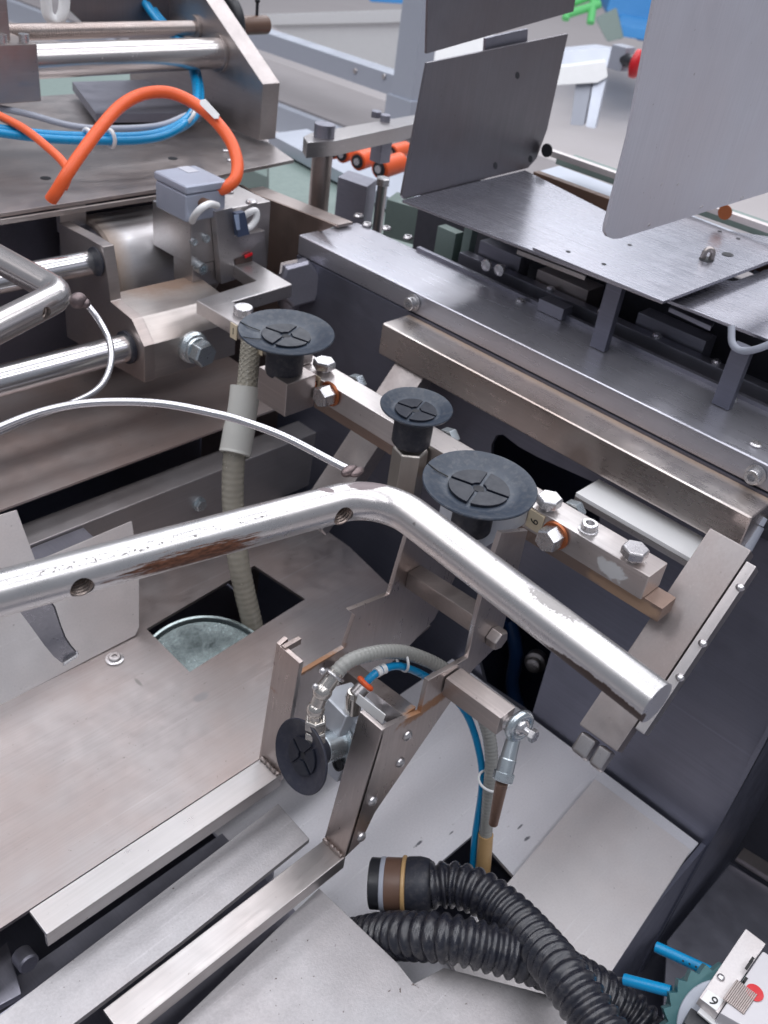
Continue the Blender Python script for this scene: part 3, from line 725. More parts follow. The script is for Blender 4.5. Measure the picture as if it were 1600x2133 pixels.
# rails
mr = steel('rail_steel', (.47, .45, .445), .34, 'x', .6, .6, .06)
def rail(y0, y1, z, x0, x1, name='rail'):
    r_ = obj('rail', MB().box(x0, x1, y0, y1, z - 3, z), mr, br_, .8)
    obj('rail_lip', MB().box(x0, x1, y0 + .3, y0 + 2.6, z - 11, z - 3.1), mr, r_, .4)
    return r_
rail(249.5, 266, -440, 102, bb1.x + 1)
zr = bb.z + .3
rail(yF, yF + 16, zr, 107, bb.x + 1)
for (c0, c1) in ((V(bb1.x - 1, 250, -439), V(bb1.x - 1, 265, -439)), (V(bb.x - 1, yF + 1, zr + .8), V(bb.x - 1, yF + 15.5, zr + .8))):
    pts = [c0.lerp(c1, i / 14) + V(random.uniform(-.3, .3), 0, random.uniform(-.3, .3)) for i in range(15)]
    obj('weld_seam', MB().tube(pts, lambda i, n: 1.3 + .35 * math.sin(i * 2.4), 10), M['weld'], br_)
# cross members
a, b_ = P(860, 1200, y=yB), P(1000, 1292, y=yF + 3)
mid = (a.x + b_.x) / 2; zz = (a.z + b_.z) / 2
def bar_between(a, b_, hx_, hz):
    d = b_ - a
    return MB().prism([a + V(-hx_, 0, hz), a + V(hx_, 0, hz), a + V(hx_, 0, -hz), a + V(-hx_, 0, -hz)], d)
obj('cross_bar', bar_between(a, b_, 6, 6), M['warm'], br_, 1.0)
a, b_ = P(715, 1395, y=yB), P(850, 1500, y=yF + 3)
obj('cross_bar', bar_between(a, b_, 5, 7), mbk, br_, .7)
c = P(1025, 1322, y=yF - .2)
obj('pivot_bolt', MB().hexhead(c, (0, -1, 0), 11, 7, .2), M['warm'], br_, .3)
for (u, v) in ((833, 1588), (775, 1668), (752, 1743), (848, 1532)):
    c = P(u, v, y=yF - .1)
    obj('rivet', MB().lathe(c, (0, -1, 0), [(3.2, 0), (3.0, 1), (1.6, 2.2), (.2, 2.5)], 16), M['bolt'], br_)
# lever with rod end
lv = thing('lever_arm', P(1050, 1640, d=480), 'square lever with a zinc rod end eye right of the fork bracket', 'lever')
a = P(940, 1418, y=yF - .5); b_ = P(1058, 1492, y=a.y - 38)
obj('lever', bar_between(a, V(a.x, a.y - 38, a.z + 1), 6.5, 6.5), M['warm'], lv, 1.0)
e = P(1082, 1512, d=P(1058, 1492, y=a.y - 38).dot(RW[2]) - 2)
obj('collar', MB().cyl(V(a.x, a.y - 38, a.z), e, 4.2, 20), M['bolt'], lv, .4)
eo = obj('eye', MB().ring(e, (-.2, -1, .15), 6.6, 2.7, 36, 12), M['zinc'], lv)
obj('eye_ball', MB().ball(e, 5.2), M['bolt'], lv)
obj('eye_pin', MB().cyl(e + V(0, 2, 0), e + V(-1, -9, 1.5), 2.3, 14).hexhead(e + V(-1, -8, 1.4), (0, -1, .15), 6.5, 3), M['bolt'], lv, .2)
s0 = e + V(-.5, 1, -7); s1 = P(1050, 1612, d=488)
sd = (s1 - s0).normalized()
obj('stem', MB().tube([s0, s0.lerp(s1, .6), s0.lerp(s1, .62), s1], lambda i, n: (3.6, 4.2, 4.6, 4.6)[i], 20), M['zinc'], lv, .2)
obj('jam_nut', MB().hexhead(s1 - sd * 1, sd, 10, 5, .15), M['zinc'], lv, .3)
obj('rusty_link', MB().cyl(s1 + sd * 4, P(1028, 1715, d=512), 3.4, 14, 2.6), steel('rusty_link', (.34, .24, .19), .5, 'n', 1.0, .8, .3), lv)

# ejector block with front cup
nC = V(math.cos(math.radians(175)) * math.cos(math.radians(15)), math.sin(math.radians(175)) * math.cos(math.radians(15)), math.sin(math.radians(15)))
C4 = P(626, 1576, d=497)
cup('dark suction cup facing lower left between the two bracket uprights', C4, 20.6, 8.5, 12, 10.6, nC, (), lift=.10, lip_mat='rubbernavy')
ej = thing('vacuum_ejector', C4 - nC * 42 - V(0, 0, 22), 'cast aluminium vacuum block with nickel elbows behind the dark cup', 'vacuum block')
bx = -nC; u_ = V(0, 0, 1) - bx * bx.z; u_.normalize(); v_ = bx.cross(u_)
def obox(mb, c, a, b, cc, la, lb, lc):
    vs = [c + a * (sa * la) + b * (sb * lb) + cc * (sc * lc) for sa in (-1, 1) for sb in (-1, 1) for sc in (-1, 1)]
    return mb.add(vs, [(0, 1, 3, 2), (4, 6, 7, 5), (0, 4, 5, 1), (2, 3, 7, 6), (0, 2, 6, 4), (1, 5, 7, 3)])
mount = C4 + bx * 14
obj('mount_nut', MB().lathe(mount, bx, [(8.4, 0), (8.6, 1), (8.6, 13), (11.5, 13.2), (11.5, 15)], 36), M['zinc'], ej, .3)
bc = P(716, 1530, d=530)
obj('body', obox(MB(), bc + bx * 2, bx, u_, v_, 11, 21, 14), M['alu'], ej, 1.6, segs=3)
obj('upper_body', obox(MB(), P(718, 1478, d=520), bx, u_, v_, 12, 8, 11.5), M['alu'], ej, 1.6, segs=3)
for (uu, vv) in ((717, 1541), (698, 1594)):
    c = P(uu, vv, d=514)
    obj('screw_hole', MB().lathe(c + bx * 3, -bx, [(4.0, 0), (4.0, 1.4), (3.0, 1.4), (2.9, .4)], 20), M['black'], ej)
c = P(735, 1482, d=508); c2 = P(737, 1440, d=501)
obj('push_fitting', MB().tube([c, c.lerp(c2, .75), c.lerp(c2, .82), c2], lambda i, n: (4.5, 4.5, 4.0, 3.4)[i], 24), M['nickel'], ej, .3)
obj('fitting_socket', MB().tube([P(740, 1449, d=502), P(757, 1431, d=503)], 4.2, 20), M['mach'], ej, .4)
obj('collar_ring', MB().ring(P(761, 1424, d=503), P(777, 1408, d=504) - P(745, 1442, d=503), 4.0, 1.5, 28, 10), M['orange'], ej)
e0, e1, e2, e3 = P(657, 1540, d=498), P(658, 1478, d=490), P(672, 1440, d=487), P(702, 1398, d=488)
obj('elbow', MB().tube([e0, e0.lerp(e1, .93)], 4.1, 24).ball(e1, 5.0).tube([e1, e2], 4.0, 24).ball(e2, 5.2).tube([e2, e3], 4.3, 24), M['nickel'], ej, ang=45)
obj('elbow_nut', MB().hexhead(e0, e1 - e0, 10.5, 6, .15), M['nickel'], ej, .3)
obj('elbow_nut', MB().hexhead(e0.lerp(e1, .42), e1 - e0, 10.8, 5.5, .15), M['nickel'], ej, .3)
obj('ear_clamp', MB().ring(P(697, 1406, d=488), e3 - e2, 5.0, .9).ball(P(672, 1398, d=483), 2.0).ball(P(657, 1430, d=483), 1.8), M['bolt'], ej)
obj('white_tag', obox(MB(), P(772, 1476, d=497), (P(800, 1498, d=496) - P(745, 1455, d=498)).normalized(), V(.2, 0, 1).normalized(), V(-.7, -.5, .2).normalized(), 9.0, 3.0, .6), M['white'], ej, .3)
# grey hose and blue tube of the ejector
gh = thing('vacuum_hose', P(1005, 1835, z=-528), 'clear grey ribbed hose arching over the fork bracket down to the deck opening', 'hose')
hp = [P(697, 1406, d=488), P(722, 1381, d=490), P(760, 1365, d=497), P(812, 1357, d=510), P(860, 1364, d=524), P(925, 1394, d=540), P(985, 1450, d=552), P(1014, 1515, d=562), P(1024, 1580, d=570), P(1018, 1660, d=582), P(1012, 1740, d=596)]
obj('ribbed_hose', ribbed(hp, 3.9, 2.6, .3, 18), M['greyhose'], gh)
obj('aged_end', MB().tube(smooth_path([P(1012, 1738, d=595.5), P(1008, 1790, d=603), P(1003, 1850, d=618)], 6), 4.9, 20), M['amber'], gh)
for (u, v, d, ax) in ((838, 1374, 522, (1, -.3, 0)), (1026, 1626, 572, (.05, 0, 1))):
    c = P(u, v, d=d)
    obj('cable_tie', MB().ring(c, ax, 6.6 if u < 900 else 8.6, .8, 30, 8).ball(c + (V(0, 0, 8) if u < 900 else V(4, -8, 0)), 1.9), M['white'], gh)
bt = thing('air_tube', P(985, 1800, z=-528), 'blue air tube from the orange collar along the clear grey hose', 'tube')
tp = [P(760, 1425, d=503), P(777, 1407, d=504), P(800, 1393, d=509), P(835, 1388, d=519), P(885, 1408, d=538), P(940, 1447, d=553), P(978, 1500, d=566), P(1000, 1575, d=576), P(1004, 1640, d=584), P(990, 1740, d=600), P(984, 1825, d=614)]
obj('tube', MB().tube(smooth_path(tp, 10), 2.2, 16), M['blue'], bt)
for a, b_ in (((783, 1402, 505), (791, 1397, 507)), ((794, 1395.5, 507.5), (802, 1392, 509))):
    obj('marker_sleeve', MB().cyl(P(*a[:2], d=a[2] - .2), P(*b_[:2], d=b_[2] - .2), 2.9, 18), M['white'], bt)

# ================================================================== BIG CORRUGATED HOSES
def corr(name, label, pts, r, pitch):
    t = thing(name, V(pts[0].x, pts[0].y, pts[0].z - r), label, 'hose', 'black corrugated hoses')
    q = resample(smooth_path(pts, 40), pitch / 8)
    prof = (1.0, .96, .80, .38, .06, .06, .38, .82)
    obj('corrugation', MB().tube(q, lambda i, n: r - 2.3 + 2.3 * prof[i % 8], 40), M['hose'], t, ang=75)
    return t, q
h1, q1 = corr('corrugated_hose', 'black corrugated hose with brown banded cuff, lying over the other one',
     [P(900, 1845, d=538), P(945, 1843, d=537), P(1000, 1860, d=530), P(1060, 1904, d=517), P(1120, 1966, d=496), P(1180, 2040, d=470), P(1238, 2125, d=452), P(1310, 2240, d=432)], 13.0, 6.1)
c0, c1 = P(785, 1840, d=546), P(905, 1846, d=542); ax = (c1 - c0)
def seg_(f0, f1, prof, mat, nm): obj(nm, MB().lathe(c0 + ax * f0, ax, [(r, h * (f1 - f0) * ax.length) for r, h in prof], 40), mat, h1, .3)
seg_(-.12, .08, [(13, 0), (14.3, .1), (14.3, 1)], M['blackp'], 'mouth_ring')
seg_(.06, .17, [(13.6, 0), (15, .2), (15, .8), (14, 1)], M['grey'], 'grey_band')
seg_(.15, .46, [(14.4, 0), (14.8, .1), (14.8, 1)], M['brownband'], 'brown_band')
seg_(.44, .52, [(15.2, 0), (16.2, .2), (16.2, .8), (15.2, 1)], M['amber'], 'amber_ring')
seg_(.50, 1.0, [(14.6, 0), (15.6, .1), (16.0, .5), (15.0, .8), (12.5, 1)], M['rubberdark'], 'cuff')
seg_(.88, 1.0, [(12.5, 0), (13.6, .2), (13.6, .8), (12.5, 1)], M['hose'], 'cuff_ring')
h2, q2 = corr('corrugated_hose', 'lower black corrugated hose crossing beneath the brown banded one',
     [P(690, 1975, z=-526), P(740, 1960, z=-514), P(800, 1950, z=-496), P(860, 1950, z=-478), P(940, 1956, z=-467), P(1040, 1980, z=-467), P(1130, 2008, z=-471), P(1210, 2045, z=-486), P(1290, 2095, z=-496), P(1345, 2150, z=-500), P(1390, 2230, z=-505)], 13.0, 6.1)

# ================================================================== LEFT: SHAFTS, CARRIAGE, CYLINDER, VALVE BLOCK
c = P(277, 720, d=680); cy, cz = c.y, c.z
obj('guide_shaft', MB().cyl(V(-150, cy, cz), V(350, cy, cz), 9.9, 48), M['shaft'], None, .4, label='lower of the two bright guide shafts, running into the carriage', cat='shaft')
c = P(199, 545, x=345)
obj('guide_shaft', MB().cyl(V(-150, c.y, c.z), V(345, c.y, c.z), 8.6, 48), M['shaft'], None, .4, label='upper bright guide shaft, half hidden behind the dull bent rod', cat='shaft')
cg = thing('carriage', (385, 560, -342), 'tan machined carriage block riding on the two guide shafts', 'carriage')
ym = M['mach']
side = [V(341, y, z) for y, z in ((586, -252), (566, -252), (561, -276), (559.5, -290), (533, -293), (518.5, -308), (519, -337), (561, -341), (625, -345), (625, -254))]
obj('side_plate', MB().prism(side, (9, 0, 0)), M['warmx'], cg, .8)
low = [V(349.5, y, z) for y, z in ((572, -290.5), (560, -290.5), (533.5, -293.5), (519, -308.5), (519.5, -336.5), (572, -340))]
obj('lower_body', MB().prism(low, (74, 0, 0)), steel('carriage_steel', (.53, .49, .465), .36, 'x', .8, .5, .05, stains=[((400, 575, -290), (40, 25, 6), (.30, .21, .16), dict(nscale=50, namp=.5, soft=.4))]), cg, .9)
c = P(277, 720, d=679)
obj('bearing', MB().lathe(V(339, cy, cz), (-1, 0, 0), [(12, -2), (12, .6), (10.2, .6)], 40), M['rubberdark'], cg)
c = P(199, 545, x=340); obj('bearing', MB().lathe(V(340, c.y, c.z), (-1, 0, 0), [(10.2, -2), (10.2, .6), (8.8, .6)], 36), M['rubberdark'], cg)
c = P(412, 728, d=652)
c = V(c.x, 518.5, P(412, 728, y=508).z)
c = P(400, 722, y=518.5)
obj('bolt_washer', MB().lathe(c, (0, -1, 0), [(12, -1), (12.4, 2), (11.2, 5), (9.5, 6)], 36), M['zinc'], cg, .2)
obj('bolt_head', MB().lathe(c + V(0, -5.5, 0), (0, -1, 0), [(10, 0), (10.5, 1), (10, 3)], 32).hexhead(c + V(0, -8, 0), (0, -1, 0), 17, 10, .2, .4), M['zinc'], cg, .4)
obj('stub_plate', MB().box(352, 374, 642, 648, -270, -246), M['mach'], cg, .6)
cy_ = thing('air_cylinder', (390, 602, -322), 'shiny heat tinted cylinder lying behind the carriage side plate', 'cylinder')
obj('barrel', MB().lathe(V(374, 641, -302), (1, 0, 0), [(39, 0), (41, 2), (41, 98), (39, 100)], 80), M['cyl'], cy_)
obj('end_cap', MB().lathe(V(372.8, 641, -302), (1, 0, 0), [(32, -6), (36.5, -4), (36.5, 1)], 56), M['slate'], cy_)

vbk = thing('valve_block', (440, 580, -297), 'machined steel valve block under the grey sensor box', 'valve block')
obj('main_body', MB().box(411, 441, 560, 609, -277, -242), M['mach'], vbk, .9)
obj('lower_body', MB().box(413, 440, 560.5, 585, -296, -277.2), M['mach'], vbk, .9)
fp = [P(u, v, y=553) for u, v in ((449, 441), (484, 432), (489, 493), (552, 480), (556, 562), (461, 592))]
obj('face_plate', MB().prism(fp, (0, 6.6, 0)), M['mach'], vbk, .5)
rb = [P(u, v, z=-236) for u, v in ((466, 404), (503, 394), (556, 428), (478, 452))]
obj('rear_body', MB().box(442, 487, 560, 604, -292, -238), M['mach'], vbk, 1.0)
for (u, v, r) in ((524, 421, 4.5), (478, 400, 3.5)):
    c = P(u, v, z=-237.8)
    obj('screw', MB().lathe(c, (0, 0, 1), [(r, 0), (r, 1), (r * .7, 2)], 18), M['bolt'], vbk)
for (u, v, r) in ((402, 503, 2.6), (428, 496, 3.0), (414, 555, 4.3)):
    c = P(u, v, y=559.8)
    obj('set_screw', MB().lathe(c, (0, -1, 0), [(r, -1), (r, 6 if r > 4 else 2.5), (r * .6, 6 if r > 4 else 2.5), (r * .55, 2)], 20), M['zinc'], vbk)
sl = [P(u, v, y=552.6) for u, v in ((484, 441), (502, 437), (512, 484), (488, 490))]
sn = obj('sensor_plug', MB().prism(sl, (0, -5, 0)), plastic('sensor_blue', (.05, .07, .13), .45), vbk, .5)
sl = [P(u, v, y=547.4) for u, v in ((487, 448), (497, 446), (500, 478), (493, 479))]
obj('print_patch', MB().prism(sl, (0, -.3, 0)), plastic('print_pale', (.34, .42, .58), .5), sn)
obj('slot_recess', MB().prism([P(u, v, y=552.7) for u, v in ((488, 540), (525, 528), (525, 543), (490, 552))], (0, -.5, 0)), plastic('slot_dark', (.06, .035, .03), .6), vbk)
obj('red_button', MB().prism([P(u, v, y=552) for u, v in ((508, 532), (524, 525), (525, 530), (510, 537))], (0, -1, 0)), M['red'], vbk)
sb = thing('sensor_box', (421, 576, -241), 'small grey painted junction box on top of the valve block', 'junction box')
obj('case', MB().box(403.5, 439.5, 556, 594, -241.5, -221.5), M['greybox'], sb, 2.2, segs=3)
obj('lid', MB().box(402.8, 440.2, 555, 595, -221, -214.8), M['greybox'], sb, 2.2, segs=3)
obj('lid_label', MB().box(423, 433, 580, 594, -214.7, -214.5), plastic('lid_label', (.55, .56, .62), .35), sb)
obj('brass_gland', MB().cyl(V(418, 556.5, -229), V(419, 550, -228), 4.2, 16, 3.4), M['brownband'], sb, .3)
def cable(name, label, cat, pts, r, mat, n=10, group=None):
    return obj(name, MB().tube(smooth_path(pts, n), r, 14), mat, None, label=label, cat=cat, group=group)
cable('lead', 'short white lead looping out of the grey junction box', 'cable', [P(452, 428, y=551), P(438, 425, y=544), P(422, 432, y=541), P(408, 446, y=545), P(400, 460, y=556)], 2.6, M['white'])
cable('lead', 'white lead looping behind the dark sensor plug', 'cable', [P(508, 450, y=556), P(522, 441, y=553), P(533, 440, y=552), P(534, 455, y=551), P(524, 470, y=551), P(512, 478, y=551)], 2.6, M['white'])
# big hexagon nut behind the plate
hn = thing('hex_nut', P(612, 610, d=760), 'big dark hexagon nut with a bright face behind the offset plate', 'nut')
c = P(608, 578, d=752)
obj('nut', MB().hexhead(P(618, 585, d=752), (-.35, -.85, .1), 34, 12, .2, .5), M['slate'], hn, .8)
obj('bright_flat', obox(MB(), P(601, 556, d=738), V(.7, -.5, .25).normalized(), V(.35, .3, .75).normalized(), V(-.5, -.55, .6).normalized(), 7.0, 4.6, 1.0), M['sheet'], hn, .6)
obj('shank', MB().cyl(c, c + V(9, 9, -26), 11, 20), M['slate'], hn)

# ================================================================== TOP LEFT: LEDGE, SIDE PLATE, ROD, SPINDLE, CABLES
lg = thing('ledge', (250, 740, -246), 'brown tinted flat ledge carrying the cables at upper left', 'ledge')
lh = []
mb = MB().prism([V(-80, 618, -240), V(424, 624.6, -240), V(518, 637.6, -240), V(585, 645, -240), V(600, 700, -240), V(600, 900, -240), V(-80, 900, -240)], (0, 0, -3.2))
obj('plate', mb, steel('ledge_steel', (.50, .46, .45), .36, 'x', .9, .6, .05, lowscale=7), lg, .6)
obj('front_face', MB().box(-80, 424, 619.5, 622, -247, -243.4), M['warmx'], lg, .4)
for (u, v) in ((95, 371), (360, 330), (300, 240)):
    c = P(u, v, z=-239.9); obj('screw_hole', MB().lathe(c, (0, 0, 1), [(4, 0), (4, .25)], 18), M['black'], lg)
for (u, v) in ((470, 315), (480, 335), (330, 213), (275, 250)):
    c = P(u, v, z=-239.9); obj('screw', MB().lathe(c, (0, 0, 1), [(3.4, 0), (3.4, 1.2), (2.4, 2)], 16), M['bolt'], lg)
# frame sheet from ledge to beam
mb = MB().prism([P(520, 392, z=-256), P(548, 388, z=-256), P(735, 462, z=-256), P(705, 468, z=-256), P(540, 410, z=-256)], (0, 0, -2.5))
obj('flange', mb, M['warm'], lg, .3)
mb = MB().prism([P(500, 385, x=520), P(540, 408, x=520), P(640, 446, x=520), P(700, 470, x=520), P(640, 492, x=520), P(640, 640, x=520), V(520, 500, -500), V(520, 500, -698), V(520, 694, -698), P(440, 400, x=520)], (2, 0, 0))
obj('frame_sheet', mb, steel('frame_brown', (.34, .27, .24), .42, 'z', .8, .5), None, label='brown frame sheet between the valve block and the flat topped beam', cat='machine panel')

sp_ = thing('side_plate', (590, 740, -243), 'thick tapered side plate holding the round bar and spindle at top left', 'plate')
pts = [V(583, 690, -187), V(583, 692, -236), V(583, 900, -236), V(583, 900, -90), V(583, 840, -90), V(583, 775, -134)]
msp = steel('side_plate_steel', (.44, .40, .39), .36, 'y', .8, .5, .05)
pl = obj('plate', MB().prism(pts, (20, 0, 0)), msp, sp_, .9)
obj('rod_boss', MB().lathe(V(582.8, 755, -175), (-1, 0, 0), [(16, 0), (16, 2.4), (13.4, 2.6)], 40), M['warm'], sp_)
obj('spindle_boss', MB().lathe(V(582.8, 790, -161), (-1, 0, 0), [(11, 0), (11, 3), (8, 3.6)], 32), M['warm'], sp_)
rdn = obj('round_bar', MB().cyl(V(300, 755, -175), V(582, 755, -175), 13.2, 48), M['rod2'], None, .4, label='thick round steel bar at top left below the threaded spindle', cat='bar')
q = [V(330 + 1.1 * i, 790, -161) for i in range(228)]
sd = obj('threaded_spindle', MB().tube(q, lambda i, n: 6.6 if i % 2 else 5.9, 20), M['warmx'], None, label='fine threaded spindle running above the round bar', cat='spindle')
hw = thing('handwheel', (625, 790, -185), 'black handwheel on the spindle end beyond the side plate', 'handwheel')
obj('rim', MB().ring(V(618, 795, -160), (1, 0, 0), 26, 6, 44, 14), M['blackp'], hw)
obj('hub', MB().lathe(V(606, 792, -161), (1, 0, 0), [(13, 0), (20, 3), (20, 12), (12, 16)], 36), M['blackp'], hw)
obj('shaft_end', MB().cyl(V(622, 790, -160), V(668, 790, -159.5), 8.5, 28), M['brownband'], hw, .5)
obj('set_screw', MB().cyl(V(656, 790, -152), V(656, 790, -140), 1.6, 10).ball(V(656, 790, -138.5), 2.6), M['blackp'], hw)
# clamp block top left
tb = thing('slide_block', (385, 755, -207), 'brown steel slide block hanging on the round bar at the left edge', 'block')
z0, z1 = P(40, 215, y=740).z, P(40, 92, y=740).z
xr = P(82, 150, y=740).x
obj('body', MB().box(xr - 80, xr, 740, 782, z0, z1), M['warmx'], tb, 1.2)
obj('column', MB().box(xr - 46, xr - 17, 748, 775, z1 + .4, z1 + 60), M['warmx'], tb, 1)
for (u, v) in ((55, 78), (8, 70)):
    c = P(u, v, y=742); c = V(c.x, 746, z1)
    obj('screw', MB().lathe(c, (0, 0, 1), [(4, 0), (4, 6), (2.5, 6.2)], 18), M['bolt'], tb)
obj('upper_guard', MB().prism([P(u, v, y=830) for u, v in ((60, -60), (176, 50), (384, 46), (440, -60))], (0, 3, 0)), M['hopperdark'], None, .3, label='dark sheet guard hanging at the top left above the spindle', cat='metal sheet')
cable('bent_pipe', 'white elbow hose above the slide block at the top left corner', 'hose', [P(95, -5, y=800), P(100, 30, y=800), P(118, 44, y=798), P(130, 30, y=796), P(134, 8, y=796), P(134, -20, y=796)], 4.6, M['white'])
# pale parts behind the ledge
obj('rear_table', MB().prism([P(u, v, z=-300) for u, v in ((-40, 140), (400, 140), (400, 260), (-40, 260))], (0, 0, -10)), M['green'], None, label='pale green machine table behind the round bar', cat='machine panel')
obj('rear_bar', MB().prism([P(u, v, z=-225) for u, v in ((150, 170), (320, 165), (420, 235), (200, 236))], (0, 0, -8)), M['slate'], None, .5, label='grey flat bar lying behind the blue hoses', cat='bar')

# cables
cable('signal_cable', 'thick bright orange cable looping from the ledge to the grey junction box', 'cable',
      [P(106, 416, d=668), P(118, 398, d=664), P(140, 362, d=662), P(170, 318, d=668), P(208, 268, d=680), P(250, 222, d=695), P(295, 197, d=708), P(345, 192, d=716), P(392, 208, d=718), P(440, 243, d=712), P(478, 290, d=706), P(494, 335, d=700), P(491, 370, d=694), P(474, 388, d=692), P(456, 396, d=694)], 4.6, M['orange'], 12, 'orange cables')
cable('signal_cable', 'thin red orange cable coming in from the left edge beside the thick one', 'cable',
      [P(-40, 222, d=690), P(0, 242, d=690), P(50, 268, d=688), P(95, 303, d=682), P(130, 336, d=674), P(142, 362, d=668), P(132, 392, d=666)], 3.1, M['orange'], 10, 'orange cables')
for k, (dx, dy, dd) in enumerate(((0, 0, 0), (7, 7, 8), (-3, 9, -4))):
    pts = [(296, -6, 872), (330, 40, 868), (360, 68, 864), (386, 100, 864), (402, 140, 864), (411, 180, 842), (408, 218, 800), (385, 250, 768), (345, 272, 756), (290, 283, 740), (200, 284, 722), (100, 280, 706), (0, 268, 690), (-60, 260, 680)]
    cable('air_hose', ('upper', 'right hand', 'lower left')[k] + ' blue air hose of the tied bundle curling round the thick round bar', 'hose',
          [P(u + dx * (1 if i < 8 else -.2), v + dy * (.2 if i < 5 else 1), d=d + dd) for i, (u, v, d) in enumerate(pts)], 3.2, M['blue'], 10, 'blue air hoses')
cable('power_cable', 'grey cable lying behind the blue hoses on the ledge', 'cable', [P(0, 225, d=740), P(60, 238, d=742), P(150, 262, d=748), P(230, 268, d=752), P(330, 262, d=765), P(390, 240, d=780)], 2.6, M['grey'], 10)
for i, (u, v, d, ax) in enumerate(((183, 284, 716, (1, 0, 0)), (230, 285, 724, (1, 0, 0)), (397, 240, 770, (-.6, .4, .5)))):
    obj('cable_tie', MB().ring(P(u, v + 3, d=d), ax, 6.2, 1.5, 26, 8), M['white'], None,
        label=('white tie nearest the left on the blue hose bundle', 'white tie just right of the crossing orange cable', 'white tie on the curl of the blue bundle', 'white tie at the top of the blue bundle under the spindle')[i], cat='cable tie', group='white cable ties')
obj('cable_tag', MB().prism([P(u, v, d=702) for u, v in ((417, 208), (428, 206), (457, 238), (455, 247), (446, 247), (416, 217))], (2, 2, -1)), M['white'], None, .3, label='white marker tag tied to the thick orange cable', cat='tag')

# ================================================================== RIGHT TOP: HOPPER
TZ = -208.0
tr = thing('hopper_tray', (600, 330, TZ), 'flat steel hopper tray overhanging the wide beam', 'tray')
mt_ = steel('tray_steel', (.50, .50, .56), .25, 'y', .25, .05, .015, midb=0, rv=.02)
mb = MB().prism([P(840, 415, z=TZ), P(1382, 627, z=TZ), P(1600, 545, z=TZ), P(1700, 505, z=TZ), P(1700, 400, z=TZ), P(1120, 362, z=TZ)], (0, 0, -2.2))
mb = MB().prism([P(838, 416, z=TZ), P(1382, 627, z=TZ), P(1600, 545, z=TZ), P(1700, 506, z=TZ), P(1275, 446, z=TZ), P(1094, 354, z=TZ)], (0, 0, -2.2))
obj('tray_sheet', mb, mt_, tr, .4)
mb = MB().prism([P(1110, 515, z=TZ + 2.4), P(1382, 627, z=TZ + 2.4), P(1640, 528, z=TZ + 2.4), P(1390, 430, z=TZ + 2.4), P(1250, 470, z=TZ + 2.4)], (0, 0, -2))
obj('top_sheet', mb, mt_, tr, .3)
for (u, v, a, b) in ((1472, 540, 9, 4.5), (1516, 530, 7, 4.0)):
    c = P(u, v, z=TZ + 2.5)
    obj('slot', MB().prism([c + V(a * math.cos(t) * .7 + b * 0, -a * math.sin(t) * .55, 0) for t in [k * math.pi / 8 for k in range(16)]], (0, 0, .25)), M['black'], tr)
for (u, v) in ((1312, 510), (1258, 550), (1184, 524), (1500, 482), (1538, 497)):
    c = P(u, v, z=TZ + 2.5)
    obj('rivet_hole', MB().lathe(c, (0, 0, 1), [(1.6, 0), (1.6, .2)], 12), M['black'], tr)
c = P(1474, 535, z=TZ + 4)
obj('hook', MB().tube(smooth_path([c + V(2, -2, -4), c + V(2, -2, 3), c + V(0, 0, 5.5), c + V(-2, 2, 3), c + V(-2, 2, -4)], 6), 1.9, 10), M['warm'], tr)
t2 = thing('tray_wing', (560, 160, -216), 'lower steel tray wing at the right edge beside the hopper tray', 'tray')
obj('wing_sheet', MB().prism([P(1385, 622, z=-215), P(1600, 706, z=-215), P(1800, 790, z=-215), P(1800, 520, z=-215), P(1600, 560, z=-215), P(1530, 585, z=-215), P(1490, 582, z=-215)], (0, 0, -2)), mt_, t2, .4)
obj('under_strip', MB().prism([P(1400, 632, z=-222), P(1490, 668, z=-222), P(1482, 680, z=-222), P(1395, 640, z=-222)], (0, 0, -3)), M['slate'], t2, .3)
for i, (u0, v0, u1, v1, l) in enumerate(((1297, 612, 1262, 700, 'dim upright flat post under the hopper tray'), (1565, 700, 1518, 835, 'dim upright flat post under the tray wing at right'))):
    p0, p1 = P(u0, v0, x=540), P(u1, v1, x=540)
    obj('support_post', MB().box(540, 546, p1.y - 2, p1.y + 10, -259.6, -211 if i == 0 else -218), M['dark'], None, .6, label=l, cat='post', group='posts under the tray')
c = P(1520, 832, z=-259.6)
obj('foot_screw', MB().lathe(c, (0, 0, 1), [(5, 0), (5, 1.5), (3.6, 3.4), (1.8, 3.4), (1.6, 1.4)], 22), M['bolt'], None, label='round head screw at the foot of the right tray post', cat='screw')
cable('dark_cable', 'dim cable drooping below the tray wing', 'cable', [P(1524, 680, x=545), P(1526, 715, x=540), P(1545, 730, x=538), P(1580, 726, x=538), P(1640, 700, x=545)], 2.2, M['grey'], 8)
for (u, v, l) in ((1015, 552, 'left of the two small screws in the shadow below the tray'), (1042, 562, 'right of the two small screws in the shadow below the tray')):
    c = P(u, v, x=567.5); obj('screw', MB().lathe(V(567.5, c.y, c.z), (-1, 0, 0), [(4.5, 0), (4.5, 2), (3, 3)], 18), M['bolt'], None, label=l, cat='screw')
obj('recess_floor', MB().box(567, 639, -60, 539, -300, -297), M['blackint'], None, label='dark floor of the recess behind the flat topped beam', cat='machine panel')
